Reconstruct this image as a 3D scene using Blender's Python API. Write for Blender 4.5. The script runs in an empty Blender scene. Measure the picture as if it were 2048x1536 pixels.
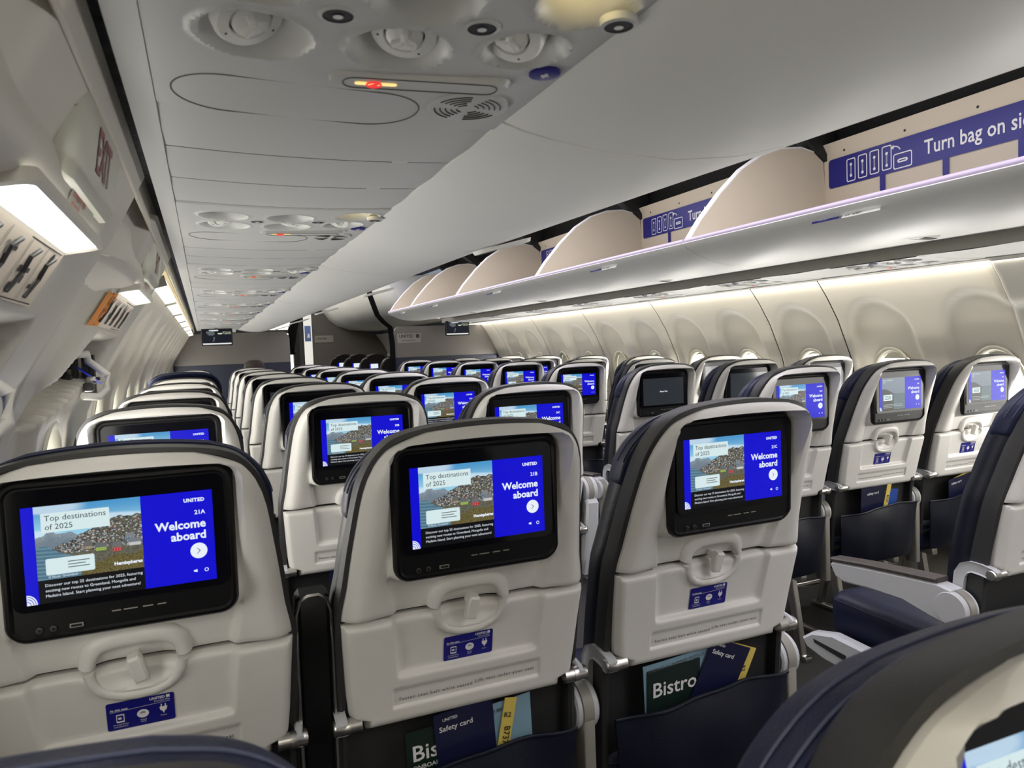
import bpy, math, random
from mathutils import Vector, Matrix
random.seed(7)
S = bpy.context.scene
COL = S.collection
# ------------------------------------------------------------------ camera
def cam_axes(yaw, pit, rol):
    f = Vector((math.sin(yaw)*math.cos(pit), math.cos(yaw)*math.cos(pit), math.sin(pit)))
    r = Vector((math.cos(yaw), -math.sin(yaw), 0)); u = r.cross(f)
    return r*math.cos(rol)+u*math.sin(rol), u*math.cos(rol)-r*math.sin(rol), f
r_, u_, f_ = cam_axes(.3962, -.0536, -.0380)
cd = bpy.data.cameras.new('camera'); cam = bpy.data.objects.new('camera', cd); COL.objects.link(cam)
cam.matrix_world = Matrix(((r_.x, u_.x, -f_.x, -1.3795), (r_.y, u_.y, -f_.y, -1.0431), (r_.z, u_.z, -f_.z, 1.2356), (0, 0, 0, 1)))
cd.sensor_width = 36; cd.lens = 25.716; cd.clip_start = .02; cd.clip_end = 100
cd.dof.use_dof = True; cd.dof.focus_distance = 2.2; cd.dof.aperture_fstop = 13
S.camera = cam
# ------------------------------------------------------------------ world, view, lights
w = bpy.data.worlds.new('world'); S.world = w; w.use_nodes = True
w.node_tree.nodes['Background'].inputs[0].default_value = (.75, .85, 1, 1)
w.node_tree.nodes['Background'].inputs[1].default_value = .3
S.view_settings.view_transform = 'Standard'; S.view_settings.look = 'None'
S.view_settings.exposure = 0; S.view_settings.gamma = 1; S.view_settings.use_curve_mapping = False
S.cycles.use_denoising = True
S.cycles.max_bounces = 8; S.cycles.diffuse_bounces = 6; S.cycles.glossy_bounces = 3; S.cycles.caustics_reflective = False
S.cycles.sample_clamp_indirect = 4
def area(name, loc, rot, sx, sy, power, col):
    l = bpy.data.lights.new(name, 'AREA'); l.shape = 'RECTANGLE'; l.size = sx; l.size_y = sy; l.energy = power; l.color = col
    o = bpy.data.objects.new(name, l); COL.objects.link(o); o.location = loc; o.rotation_euler = rot; return o
WARM = (1, .94, .82)
# LED wash along the middle of the ceiling, and the two sidewall washes behind the service-unit rails
area('ceiling_wash', (0, 2.2, 2.14), (0, 0, 0), .9, 10.5, 98, (.94, .90, 1))
area('sidewall_wash_right', (1.455, 3.0, 1.49), (0, math.radians(-18), 0), .03, 8.6, 13, WARM)
area('sidewall_wash_left', (-1.485, 4.1, 1.475), (0, math.radians(18), 0), .03, 5.4, 16, WARM)
# light sheets added inside the walls, standing in for window daylight
area('daylight_sheet_right', (1.66, 3.0, .95), (0, math.radians(90), 0), .34, 7.5, 62, (1, .97, .92))
area('daylight_sheet_left', (-1.66, 3.6, .95), (0, math.radians(-90), 0), .34, 7, 45, (1, .97, .90))
area('aft_fill_left', (-1.44, -1.75, 1.47), (0, math.radians(35), 0), .05, 1.6, 16, WARM)  # unseen lamp added behind the camera to brighten the near seatbacks
area('forward_cabin_fill', (.1, 9.4, 2.1), (0, math.radians(-25), 0), .5, 4.5, 26, WARM)  # unseen lamp added to brighten the forward bins
area('aft_fill_top', (.2, -1.9, 2.12), (math.radians(20), 0, 0), 1.4, 1.0, 22, (1, .97, .93))  # unseen fill added overhead, lightening the backs that face aft

# ------------------------------------------------------------------ helpers
def lerp_table(t, v):
    if v <= t[0][0]: return t[0][1]
    for (a, b), (c, d) in zip(t, t[1:]):
        if v <= c: return b+(d-b)*(v-a)/(c-a)
    return t[-1][1]
def smooth_table(t, v):
    n = len(t)
    if v <= t[0][0]: return t[0][1]
    if v >= t[-1][0]: return t[-1][1]
    for i in range(n-1):
        if v <= t[i+1][0]:
            x0, y0 = t[i]; x1, y1 = t[i+1]; h = x1-x0; d = (y1-y0)/h
            dm = (y0-t[i-1][1])/(x0-t[i-1][0]) if i else d; dp = (t[i+2][1]-y1)/(t[i+2][0]-x1) if i+2 < n else d
            m0 = 0 if dm*d <= 0 else 2*dm*d/(dm+d); m1 = 0 if dp*d <= 0 else 2*dp*d/(dp+d); q = (v-x0)/h
            return y0*(1+2*q)*(1-q)**2+h*m0*q*(1-q)**2+y1*q*q*(3-2*q)+h*m1*q*q*(q-1)
def ss(a, b, x):
    t = min(1, max(0, (x-a)/(b-a))); return t*t*(3-2*t)
class MB:
    def __init__(self): self.v = []; self.f = []; self.m = []; self.c = {}
    def add(self, vs, fs, m=0, M=None):
        n = len(self.v)
        for p in vs:
            p = Vector(p); self.v.append(tuple(M @ p) if M is not None else tuple(p))
        for f in fs: self.f.append([i+n for i in f]); self.m.append(m)
        return self
    def grid(self, fn, nu, nv, m=0, closed_u=False, flip=False):
        vs = [fn(i, j) for j in range(nv) for i in range(nu)]
        fs = []
        for j in range(nv-1):
            for i in range(nu if closed_u else nu-1):
                q = [j*nu+i, j*nu+(i+1) % nu, (j+1)*nu+(i+1) % nu, (j+1)*nu+i]
                fs.append(q[::-1] if flip else q)
        return self.add(vs, fs, m)
    def box(self, c, s, m=0, M=None, bev=0):
        x, y, z = (k/2 for k in s)
        if bev <= 0:
            vs = [(c[0]+i*x, c[1]+j*y, c[2]+k*z) for i in (-1, 1) for j in (-1, 1) for k in (-1, 1)]
            fs = [(0, 1, 3, 2), (4, 6, 7, 5), (0, 4, 5, 1), (2, 3, 7, 6), (0, 2, 6, 4), (1, 5, 7, 3)]
            return self.add(vs, fs, m, M)
        b = min(bev, x*.99, y*.99, z*.99)
        rings = []
        for zz, ins in ((-z, b), (-z+b*.3, b*.3), (-z+b, 0), (z-b, 0), (z-b*.3, b*.3), (z, b)):
            rings.append([(c[0]+px, c[1]+py, c[2]+zz) for px, py in rrect(2*x-2*ins, 2*y-2*ins, max(b-ins*.5, .0005), 3)])
        return self.loft(rings, m, M)
    def loft(self, rings, m=0, M=None, caps=True):
        n = len(rings[0]); vs = [p for r in rings for p in r]; fs = []
        for j in range(len(rings)-1):
            for i in range(n): fs.append((j*n+i, j*n+(i+1) % n, (j+1)*n+(i+1) % n, (j+1)*n+i))
        if caps:
            fs.append(tuple(range(n))[::-1]); fs.append(tuple((len(rings)-1)*n+i for i in range(n)))
        return self.add(vs, fs, m, M)
    def prism(self, pts, axis, a, b, m=0, M=None, bev=0):
        """closed 2-D polygon extruded along axis ('x','y','z') from a to b"""
        def P(p, t):
            return {'x': (t, p[0], p[1]), 'y': (p[0], t, p[1]), 'z': (p[0], p[1], t)}[axis]
        if bev:
            q = inset(pts, bev); s = 1 if b > a else -1
            return self.loft([[P(p, a) for p in q], [P(p, a+s*bev) for p in pts], [P(p, b-s*bev) for p in pts], [P(p, b) for p in q]], m, M)
        return self.loft([[P(p, a) for p in pts], [P(p, b) for p in pts]], m, M)
    def tube(self, path, r, n=10, m=0, M=None, closed=False, flat=None):
        path = [Vector(p) for p in path]; rings = []; N = len(path)
        up = Vector((0, 0, 1))
        for i, p in enumerate(path):
            a = path[i-1] if (i > 0 or closed) else p; b = path[(i+1) % N] if (i < N-1 or closed) else p
            t = (b-a).normalized()
            s = t.cross(up)
            if s.length < 1e-3: s = t.cross(Vector((1, 0, 0)))
            s.normalize(); q = s.cross(t).normalized()
            rx, ry = (r, r) if flat is None else flat
            rings.append([p+s*rx*math.cos(2*math.pi*k/n)+q*ry*math.sin(2*math.pi*k/n) for k in range(n)])
        if closed: rings.append(rings[0])
        return self.loft(rings, m, M, caps=not closed)
    def lathe(self, prof, n=24, m=0, M=None, caps=True):
        rings = [[(r*math.cos(2*math.pi*k/n), r*math.sin(2*math.pi*k/n), z) for k in range(n)] for r, z in prof]
        return self.loft(rings, m, M, caps)
    def plate(self, pts, y0, m=0, M=None):
        """flat polygon in x,z facing -y"""
        return self.add([(x, y0, z) for x, z in pts], [tuple(range(len(pts)))], m, M)
    def text(self, s, size, x, z, y, m=0, align='LEFT', bold=0, M=None, space=1, sx=1, rot=0):
        cu = bpy.data.curves.new('t', 'FONT'); cu.body = s; cu.size = size; cu.align_x = align; cu.offset = bold; cu.space_character = space
        cu.resolution_u = 2
        o = bpy.data.objects.new('t', cu); me = bpy.data.meshes.new_from_object(o)
        c, sn = math.cos(rot), math.sin(rot)
        vs = [(x+(v.co.x*sx)*c-v.co.y*sn, y, z+(v.co.x*sx)*sn+v.co.y*c) for v in me.vertices]
        fs = []
        for p in me.polygons:
            i = list(p.vertices); a, b, d = (Vector(vs[k]) for k in i[:3])
            if (b-a).cross(d-a).y > 0: i = i[::-1]
            fs.append(i)
        self.add(vs, fs, m, M)
        bpy.data.objects.remove(o); bpy.data.curves.remove(cu); bpy.data.meshes.remove(me)
        return self
    def mesh(self, name, mats, smooth=40, cols=None):
        me = bpy.data.meshes.new(name); me.from_pydata(self.v, [], self.f)
        for x in mats: me.materials.append(x)
        me.polygons.foreach_set('material_index', self.m)
        if cols:
            ca = me.color_attributes.new('Col', 'FLOAT_COLOR', 'CORNER'); flat = []
            for p in me.polygons:
                c = cols.get(p.index, (0, 0, 0))
                for _ in p.loop_indices: flat += [c[0], c[1], c[2], 1]
            ca.data.foreach_set('color', flat)
        me.validate()
        if smooth:
            me.polygons.foreach_set('use_smooth', [True]*len(me.polygons)); me.set_sharp_from_angle(angle=math.radians(smooth))
        me.update(); return me
def rrect(w, h, r, n=5, cx=0, cy=0):
    out = []
    r = min(r, w/2*.999, h/2*.999)
    for qx, qy, a0 in ((1, 1, 0), (-1, 1, 90), (-1, -1, 180), (1, -1, 270)):
        for k in range(n+1):
            a = math.radians(a0+90*k/n); out.append((cx+qx*(w/2-r)+r*math.cos(a), cy+qy*(h/2-r)+r*math.sin(a)))
    return out
def ell(a, b, n=32, cx=0, cy=0):
    return [(cx+a*math.cos(2*math.pi*k/n), cy+b*math.sin(2*math.pi*k/n)) for k in range(n)]
def inset(pts, d):
    n = len(pts); A = sum(pts[i][0]*pts[(i+1) % n][1]-pts[(i+1) % n][0]*pts[i][1] for i in range(n)); s = 1 if A > 0 else -1
    out = []
    for i in range(n):
        a, p, b = Vector(pts[i-1]), Vector(pts[i]), Vector(pts[(i+1) % n])
        e = (p-a); g = (b-p)
        if e.length < 1e-7: e = g
        if g.length < 1e-7: g = e
        n1 = Vector((-e.y, e.x)).normalized()*s; n2 = Vector((-g.y, g.x)).normalized()*s
        q = n1+n2
        q = n1 if q.length < 1e-5 else q.normalized()/max(.5, math.sqrt((1+n1.dot(n2))/2))
        out.append((p.x+q.x*d, p.y+q.y*d))
    return out
def link(name, me, parent=None, loc=None):
    o = bpy.data.objects.new(name, me); COL.objects.link(o)
    if parent is not None: o.parent = parent
    if loc is not None: o.location = loc
    return o
def tag(o, label, cat, group=None, kind=None):
    o['label'] = label; o['category'] = cat
    if group: o['group'] = group
    if kind: o['kind'] = kind
    return o
def thing(name, loc, label, cat, group=None, rz=0):
    o = link(name, None, None, loc); o.rotation_euler = (0, 0, rz); o.empty_display_size = .05
    return tag(o, label, cat, group)
def struct(name, me, loc=None):
    o = link(name, me, None, loc); o['kind'] = 'structure'; return o

# ------------------------------------------------------------------ materials
def mat(name, col, rough=.5, metal=0, vary=.06, scale=40, bump=0, bscale=400, spec=.5, coat=0, emis=None, es=0):
    m = bpy.data.materials.new(name); m.use_nodes = True; nt = m.node_tree; b = nt.nodes['Principled BSDF']
    b.inputs['Roughness'].default_value = rough; b.inputs['Metallic'].default_value = metal
    b.inputs['Specular IOR Level'].default_value = spec; b.inputs['Coat Weight'].default_value = coat
    tc = nt.nodes.new('ShaderNodeTexCoord')
    if vary:
        n = nt.nodes.new('ShaderNodeTexNoise'); n.inputs['Scale'].default_value = scale; n.inputs['Detail'].default_value = 4
        nt.links.new(tc.outputs['Object'], n.inputs['Vector'])
        mr = nt.nodes.new('ShaderNodeMix'); mr.data_type = 'RGBA'
        mr.inputs['A'].default_value = (*[c*(1-vary) for c in col], 1); mr.inputs['B'].default_value = (*[min(1, c*(1+vary)) for c in col], 1)
        nt.links.new(n.outputs['Fac'], mr.inputs['Factor']); nt.links.new(mr.outputs['Result'], b.inputs['Base Color'])
    else: b.inputs['Base Color'].default_value = (*col, 1)
    if bump:
        n2 = nt.nodes.new('ShaderNodeTexNoise'); n2.inputs['Scale'].default_value = bscale; nt.links.new(tc.outputs['Object'], n2.inputs['Vector'])
        bp = nt.nodes.new('ShaderNodeBump'); bp.inputs['Strength'].default_value = bump; bp.inputs['Distance'].default_value = .002
        nt.links.new(n2.outputs['Fac'], bp.inputs['Height']); nt.links.new(bp.outputs['Normal'], b.inputs['Normal'])
    if emis:
        b.inputs['Emission Color'].default_value = (*emis, 1); b.inputs['Emission Strength'].default_value = es
    return m
def glow(name, col, s=1): return mat(name, (.01, .01, .01),   .3, vary=0, spec=.12, emis=col, es=s)
M = {}
M['shell'] = mat('shell_plastic', (.71, .695, .66), .38, vary=.03, bump=.05, bscale=900)
M['char'] = mat('charcoal_trim', (.026, .026, .027), .5, vary=.15, bump=.1)
M['navy'] = mat('navy_leather', (.007, .010, .038), .46, vary=.2, scale=18, bump=.25, bscale=260, spec=.4)
M['navy2'] = mat('dark_navy_leather', (.003, .005, .014), .44, vary=.25, scale=12, bump=.2, bscale=180, spec=.35)
M['stitch'] = mat('stitching', (.07, .08, .14), .7)
M['blk'] = mat('monitor_black', (.006, .006, .007), .22, vary=.1)
M['blkm'] = mat('matte_black', (.004, .004, .0045), .45, spec=.25, vary=.15)
M['glass'] = mat('screen_glass', (.004, .004, .006), .10, vary=0, spec=.22)
M['offscr'] = mat('unlit_screen', (.012, .014, .017), .10, vary=0, emis=(.020, .024, .028), es=1)
M['metal'] = mat('brushed_metal', (.62, .60, .57), .3, metal=1, vary=.05)
M['arm'] = mat('light_grey_plastic', (.52, .53, .55), .42, vary=.03)
M['pad'] = mat('armrest_pad', (.055, .045, .04), .5, vary=.1, bump=.15)
M['ink'] = mat('grey_ink', (.10, .10, .11), .6, vary=0)
M['stk'] = mat('blue_sticker', (.012, .012, .20), .3, vary=.05)
M['white'] = mat('white_print', (.80, .80, .80), .5, vary=0)
M['blue'] = glow('screen_blue', (.002, .001, .62), 1)
M['lite'] = glow('screen_white', (.80, .86, .95), 1)
M['dim'] = glow('screen_grey', (.30, .32, .62), 1)
M['sblk'] = glow('screen_black', (.002, .002, .003), 1)
M['card'] = glow('screen_card', (.66, .80, .82), 1)
M['sink'] = glow('screen_ink', (.006, .012, .015), 1)
def picmat(name, k):
    m = bpy.data.materials.new(name); m.use_nodes = True; nt = m.node_tree; b = nt.nodes['Principled BSDF']
    b.inputs['Base Color'].default_value = (.01, .01, .01, 1); b.inputs['Roughness'].default_value = .3; b.inputs['Specular IOR Level'].default_value = .12
    a = nt.nodes.new('ShaderNodeVertexColor'); a.layer_name = 'Col'
    nt.links.new(a.outputs['Color'], b.inputs['Emission Color']); b.inputs['Emission Strength'].default_value = k; return m
M['pic'] = picmat('screen_picture', 1.0)
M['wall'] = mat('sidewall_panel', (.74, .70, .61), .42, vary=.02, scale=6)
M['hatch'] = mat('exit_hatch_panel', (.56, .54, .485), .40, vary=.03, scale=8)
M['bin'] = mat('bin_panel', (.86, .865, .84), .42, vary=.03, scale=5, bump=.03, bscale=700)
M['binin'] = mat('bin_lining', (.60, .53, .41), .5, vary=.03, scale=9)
M['psu'] = mat('service_panel', (.58, .59, .58), .40, vary=.03, scale=8, bump=.04, bscale=900)
M['rail'] = mat('rail_strip', (.26, .25, .22), .45, vary=.05)
M['void'] = mat('black_void', (.012, .012, .011), .7, vary=.3)
M['seam'] = mat('seam_line', (.09, .085, .075), .7, vary=0)
M['lip'] = mat('lavender_lit_lip', (.46, .39, .52), .28, vary=.03)  # lavender LED light on the lip painted into its colour
M['lamp'] = glow('lamp_lens', (1, .97, .90), 7)
M['wash'] = glow('wash_lens', (1, .95, .80), 3.0)
M['pane'] = glow('window_daylight', (1, .98, .92), 5)
M['panel'] = mat('window_reveal', (.70, .68, .56), .4, vary=.02)
M['rlit'] = glow('reading_lamp', (1, .78, .35), 9)
M['roff'] = mat('reading_lens', (.45, .45, .44), .25)
M['amber'] = glow('sign_amber', (1, .66, .22), 1.3)
M['red'] = glow('sign_red', (1, .05, .05), .9)
M['exitink'] = mat('exit_letters', (.20, .045, .045), .5, vary=.05)
M['exitface'] = mat('exit_sign_face', (.52, .52, .44), .35, vary=.03)
M['redink'] = mat('red_print', (.50, .16, .13), .6, vary=0)
M['cream'] = mat('placard_paper', (.72, .64, .54), .55, vary=.03)
M['orange'] = mat('placard_orange', (.75, .28, .05), .5, vary=.05)
M['pink'] = mat('placard_pink', (.70, .38, .33), .5, vary=.05)
M['bhead'] = mat('bulkhead_laminate', (.15, .138, .125), .35, vary=.04, scale=4)
M['bnavy'] = mat('bulkhead_navy', (.012, .016, .035), .5, vary=.15)
M['fabric'] = mat('dark_curtain', (.005, .005, .005), .9, spec=.05, vary=.3, bump=.4, bscale=60)
M['fcwall'] = mat('cabin_divider', (.11, .098, .090), .5, vary=.06, scale=4)
M['carpet'] = mat('carpet', (.035, .033, .032), .95, vary=.5, scale=160, bump=.6, bscale=300)
M['ceil'] = mat('ceiling_panel', (.75, .75, .74), .5, vary=.02)
M['yel'] = mat('yellow_card', (.70, .55, .12), .5, vary=.05)
M['green'] = mat('menu_green', (.010, .022, .018), .35, vary=.1)
M['ltb'] = mat('pale_blue_card', (.22, .36, .46), .5, vary=.05)
M['cardblue'] = mat('navy_card', (.010, .012, .045), .3, vary=.1)
M['leaf'] = mat('blue_leaflet', (.02, .07, .35), .35, vary=.1)
M['fcseat'] = mat('premium_leather', (.018, .016, .016), .45, vary=.2)
M['foil'] = mat('insulation_foil', (.10, .11, .13), .35, metal=.6, vary=.8, scale=25, bump=1, bscale=40)
M['brown'] = mat('brown_hair', (.035, .022, .018), .6, vary=.3)
M['poster'] = mat('blue_poster', (.10, .16, .42), .4, vary=.2)

# ------------------------------------------------------------------ seat meshes (origin on the floor under the screen plane)
YB = [(.0, .17), (.40, .125), (.62, .108), (.82, .068), (1.0, .012), (1.09, -.03), (1.13, -.05), (1.2, -.08)]
yb = lambda z: smooth_table(YB, z)
WS = [(.3, .205), (.82, .205), (.88, .196), (.93, .190), (.98, .183), (1.036, .174), (1.07, .162), (1.09, .148), (1.102, .134), (1.11, .112), (1.114, .09)]
ws = lambda z: smooth_table(WS, z)
def ringd(x, z):
    rr = ((abs(x)/.064)**2.6+(abs(z-.822)/.043)**2.6)**(1/2.6)
    return .006*math.exp(-((rr-.92)/.16)**2)-.006*(1-ss(.45, .85, rr))
def shell_mesh():
    b = MB(); Z0, ZT = .8255, 1.114
    xin = [0, .012, .024, .032, .038, .044, .05, .056, .062, .068, .076, .088, .10, .11, .118, .123, .127, .131, .134, .137, .140, .145]
    out = [.1, .2, .3, .42, .54, .66, .76, .84, .9, .95, .985, 1]
    zs = [Z0, .829, .834, .839, .844, .849, .854, .859, .864, .869, .874, .879, .883, .886, .889, .892, .90, .92, .95, .98, 1.01, 1.03, 1.05, 1.07, 1.08, 1.086, 1.089, 1.092, 1.095, 1.098, 1.101, 1.105, 1.108, 1.111, 1.114]
    cols = [(-1, o) for o in out[::-1]]+[(0, -x) for x in xin[:0:-1]]+[(0, x) for x in xin]+[(1, o) for o in out]
    def fn(i, j):
        z = zs[j]; W = ws(z); k, t = cols[i]
        lim = min(.145, W*.93); sc = lim/.145
        x = t*sc if k == 0 else k*(lim+(W-lim)*t)
        zz = z+.006*(1-(x/.1)**2)*ss(1.09, 1.114, z)
        e = min(W-abs(x), ZT-z)
        bottom = (z-Z0)
        d = .021*(1-(1-min(1, max(0, e)/.026))**2.2)-.010*ss(.028, .075, e)
        d -= .003*(1-min(1, bottom/.004))
        qx, qz = abs(x)-.112, abs(z-.9905)-.080
        sd = math.hypot(max(qx, 0), max(qz, 0))+min(max(qx, qz), 0)-.0245
        cen = 1-ss(-.001, .006, sd); top = 1
        y = yb(zz)-d
        if cen*top > 0: y = y*(1-cen*top)+.016*cen*top
        low = (1-ss(.118+(z-.83)*.28, .130+(z-.83)*.16, abs(x)))*(1-cen)*(1-ss(.884, .892, z))
        y += .017*low
        if z < .886: y -= ringd(x, z)*ss(.0, .6, low)
        return (x, y, zz)
    nu, nv = len(cols), len(zs)
    b.grid(fn, nu, nv)
    T_ = [(-.060, .826), (-.059, .838), (-.054, .849), (-.044, .857), (-.03, .8605), (-.01, .862), (.01, .862), (.03, .8605), (.044, .857), (.054, .849), (.059, .838), (.060, .826)]
    rim = [j*nu for j in range(nv)]+[(nv-1)*nu+i for i in range(1, nu)]+[j*nu+nu-1 for j in range(nv-2, -1, -1)]
    n = len(b.v)
    for i in rim: x, y, z = b.v[i]; b.v.append((x, y+.018, z))
    for k in range(len(rim)-1): b.f.append([rim[k], n+k, n+k+1, rim[k+1]]); b.m.append(0)
    lo = [i for i in range(nu)]; n = len(b.v)
    for i in lo: x, y, z = b.v[i]; b.v.append((x, max(y+.016, .07), z))
    for k in range(nu-1): b.f.append([lo[k+1], lo[k], n+k, n+k+1][::-1]); b.m.append(0)
    b.tube([(x, yb(z)+.004, z) for x, z in T_], .010, 12, 0, None, False, (.0105, .014))
    return b.mesh('back_shell', [M['shell']], 50)
def outline(grow=0, z0=.40, ztop=1.114, arch=.006, tbl=None, n=34):
    L = []
    for k in range(n+1):
        t = k/n; z = z0+(ztop-z0)*(1-(1-t)**2.2); L.append(((tbl or ws)(z), z))
    W = L[-1][0]; top = [(W*(1-2*k/12), ztop+arch*(1-(1-2*k/12)**2)) for k in range(1, 12)]
    o = L+top+[(-x, z) for x, z in L[::-1]]
    if grow:
        g = inset(o, -grow); o = [(g[k][0], max(g[k][1], z0)) for k in range(len(o))]
    return o
def slab(mb, out, rings, m=0):
    R = []
    for dy, ins in rings:
        zc = (min(p[1] for p in out)+max(p[1] for p in out))/2; hz = max(p[1] for p in out)-zc
        q = [(x*(1-ins/.19), zc+(z-zc)*(1-ins/hz)) for x, z in out]
        R.append([(x, yb(z)+dy, z) for x, z in q])
    n = len(out)
    mb.loft(R, m, caps=False)
    for ring, flip in ((0, False), (len(R)-1, True)):
        q = R[ring]; h = n//2; base = len(mb.v); mb.v += [tuple(p) for p in q]
        for i in range(h-1):
            f = [base+i, base+i+1, base+n-2-i, base+n-1-i]
            mb.f.append(f if flip else f[::-1]); mb.m.append(m)
    return mb
def tray_mesh():
    b = MB(); WT = [(.632, .170), (.650, .172), (.656, .190), (.66, .195), (.70, .199), (.82, .206)]
    us = [0, .03, .06, .1, .14, .18, .22, .26, .3, .34, .38, .43, .48, .53, .57, .595, .605, .612, .618, .624, .63, .636, .642, .65, .66, .67, .68, .70, .72, .78, .84, .89, .93, .96, .98, 1]
    us = [-u for u in us[:0:-1]]+us
    zs = [.632, .634, .638, .645, .650, .656, .660, .663, .666, .67, .678, .686, .690, .693, .697, .702, .708, .712, .715, .717, .719, .721, .724, .73, .74, .75, .758, .764, .769, .774, .779, .784, .789, .794, .799, .804, .809, .813, .816, .818, .819]
    def fn(i, j):
        z = zs[j]; W = lerp_table(WT, z); x = us[i]*W
        e = min(W-abs(x), z-.632, (.8195-z)*1.0)
        d = .016*(1-(1-min(1, max(0, e)/.010))**2)
        a = .121+(z-.72)*.09
        rec = (1-ss(a-.009, a+.003, abs(x)))*ss(.713, .723, z)
        d -= .012*rec
        st = (1-ss(.126, .130, abs(x)))*ss(.662, .666, z)*(1-ss(.692, .696, z))
        d -= .005*st
        d += ringd(x, z)*rec
        return (x, yb(z)-d, z)
    nu, nv = len(us), len(zs); b.grid(fn, nu, nv)
    n = len(b.v)
    rim = [j*nu for j in range(nv)]+[(nv-1)*nu+i for i in range(1, nu)]+[j*nu+nu-1 for j in range(nv-2, -1, -1)]+[i for i in range(nu-2, -1, -1)]
    for i in rim: x, y, z = b.v[i]; b.v.append((x, y+.012, z))
    for k in range(len(rim)-1): b.f.append([rim[k], n+k, n+k+1, rim[k+1]]); b.m.append(0)
    b.tube([(x, yb(z)-.005, z) for x, z in [(-.058, .8185), (-.056, .806), (-.049, .793), (-.038, .783), (-.02, .7765), (0, .775), (.02, .7765), (.038, .783), (.049, .793), (.056, .806), (.058, .8185)]], .006, 10, 0, None, False, (.008, .0075))
    return b.mesh('tray_table', [M['shell']], 50)
yt = lambda z, d: yb(z)-d
def slant(z0, d=.0):
    """matrix that lays a flat x,z drawing (y=0) on the leaning tray, origin at height z0"""
    dz = .06; a = math.atan2(yb(z0+dz)-yb(z0-dz), 2*dz)
    return Matrix.Translation((0, yb(z0)-d, z0)) @ Matrix.Rotation(-a, 4, 'X')
def sticker_mesh():
    b = MB(); T = slant(.745, .0055)
    b.plate(rrect(.085, .044, .003), 0, 0, T)
    t = lambda s, sz, x, z, al='LEFT', bd=0: b.text(s, sz, x, z, -.0004, 1, al, bd, T)
    t('UNITED', .0055, .031, .0155, 'RIGHT', .00015); t('Economy Plus', .0036, .037, .0115, 'RIGHT'); t('At this seat:', .0046, -.038, .0085, bd=.0001)
    b.plate([(.0325, .0155), (.037, .0155), (.037, .020), (.0325, .020)], -.0004, 1, T)
    b.plate([(-.038, .0068), (.037, .0095), (.037, .0099), (-.038, .0072)], -.0004, 1, T)
    for q in (rrect(.010, .013, .001, 3, -.026, -.004),): b.plate(q, -.0004, 1, T)
    b.plate(rrect(.008, .009, .0006, 3, -.026, -.0035), -.0007, 0, T); b.plate(ell(.0024, .0018, 12, -.0265, -.0035), -.001, 1, T)
    b.plate(ell(.0075, .0066, 20, .002, -.003), -.0004, 1, T)
    for r in (.0045, .003): b.plate([(.002+r*math.cos(a), -.004+r*math.sin(a)) for a in [math.radians(35+k*11) for k in range(11)]]+[(.002+(r-.0008)*math.cos(a), -.004+(r-.0008)*math.sin(a)) for a in [math.radians(145-k*11) for k in range(11)]], -.0008, 0, T)
    b.plate([(.023, .002), (.033, .002), (.032, -.003), (.029, -.0058), (.0285, -.0085), (.0275, -.0085), (.027, -.0058), (.024, -.003)], -.0004, 1, T)
    for x in (.0255, .0305): b.plate([(x-.0007, .002), (x+.0007, .002), (x+.0007, .0062), (x-.0007, .0062)], -.0004, 1, T)
    t('Personal device', .0030, -.026, -.0145, 'CENTER'); t('entertainment', .0030, -.026, -.0178, 'CENTER'); t('United', .0030, .002, -.0135, 'CENTER'); t('Wi-Fi', .0030, .002, -.0168, 'CENTER'); t('Power', .0030, .028, -.0128, 'CENTER')
    for i, f in enumerate(b.f): b.f[i] = f
    return b.mesh('info_sticker', [M['stk'], M['white']], 0)
def lettering_mesh():
    b = MB(); T = slant(.678, .0135)
    b.text('Fasten seat belt while seated', .0082, -.118, -.004, 0, 0, 'LEFT', .0001, T, 1.25); b.text('Life vest under your seat', .0082, .118, -.001, 0, 0, 'RIGHT', .0001, T, 1.25)
    return b.mesh('lettering', [M['ink']], 0)
def latch_mesh():
    b = MB(); T = slant(.826, .0)
    b.prism([(-.0085, -.022), (.0085, -.022), (.010, .012), (.007, .018), (-.007, .018), (-.010, .012)], 'y', -.026, -.008, 0, T, bev=.003)
    b.box((0, -.004, .004), (.012, .02, .014), 0, T)
    return b.mesh('tray_latch', [M['shell']], 35)
def monitor_mesh():
    b = MB(); P = lambda q, y: [(x, y, z) for x, z in q]
    cz = .9905; R = rrect(.268, .205, .024, 6, 0, cz)[::-1]
    ins = lambda d: inset(R, d)
    def fr(q, y): return [(x, y+.012*ss(.93, .888, z) if z < .93 else y, z) for x, z in q]
    b.loft([fr(R, .03), fr(R, .001), fr(ins(.003), -.004), fr(ins(.007), -.0045), fr(ins(.010), -.001)], 0, caps=False)
    b.add(fr(ins(.010), -.001), [tuple(range(len(R)))[::-1]], 0)
    q = rrect(.244, .150, .012, 5, 0, 1.006)
    b.plate(q, -.0018, 1)
    for x, wd in ((-.012, .010), (.004, .016), (.024, .012), (.04, .010)): b.plate([(x-wd/2, .9175), (x+wd/2, .9175), (x+wd/2, .919), (x-wd/2, .919)], -.0052+.012*ss(.93, .888, .918)-.0005, 2)
    return b.mesh('monitor', [M['blkm'], M['glass'], M['rail']], 35)
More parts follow.
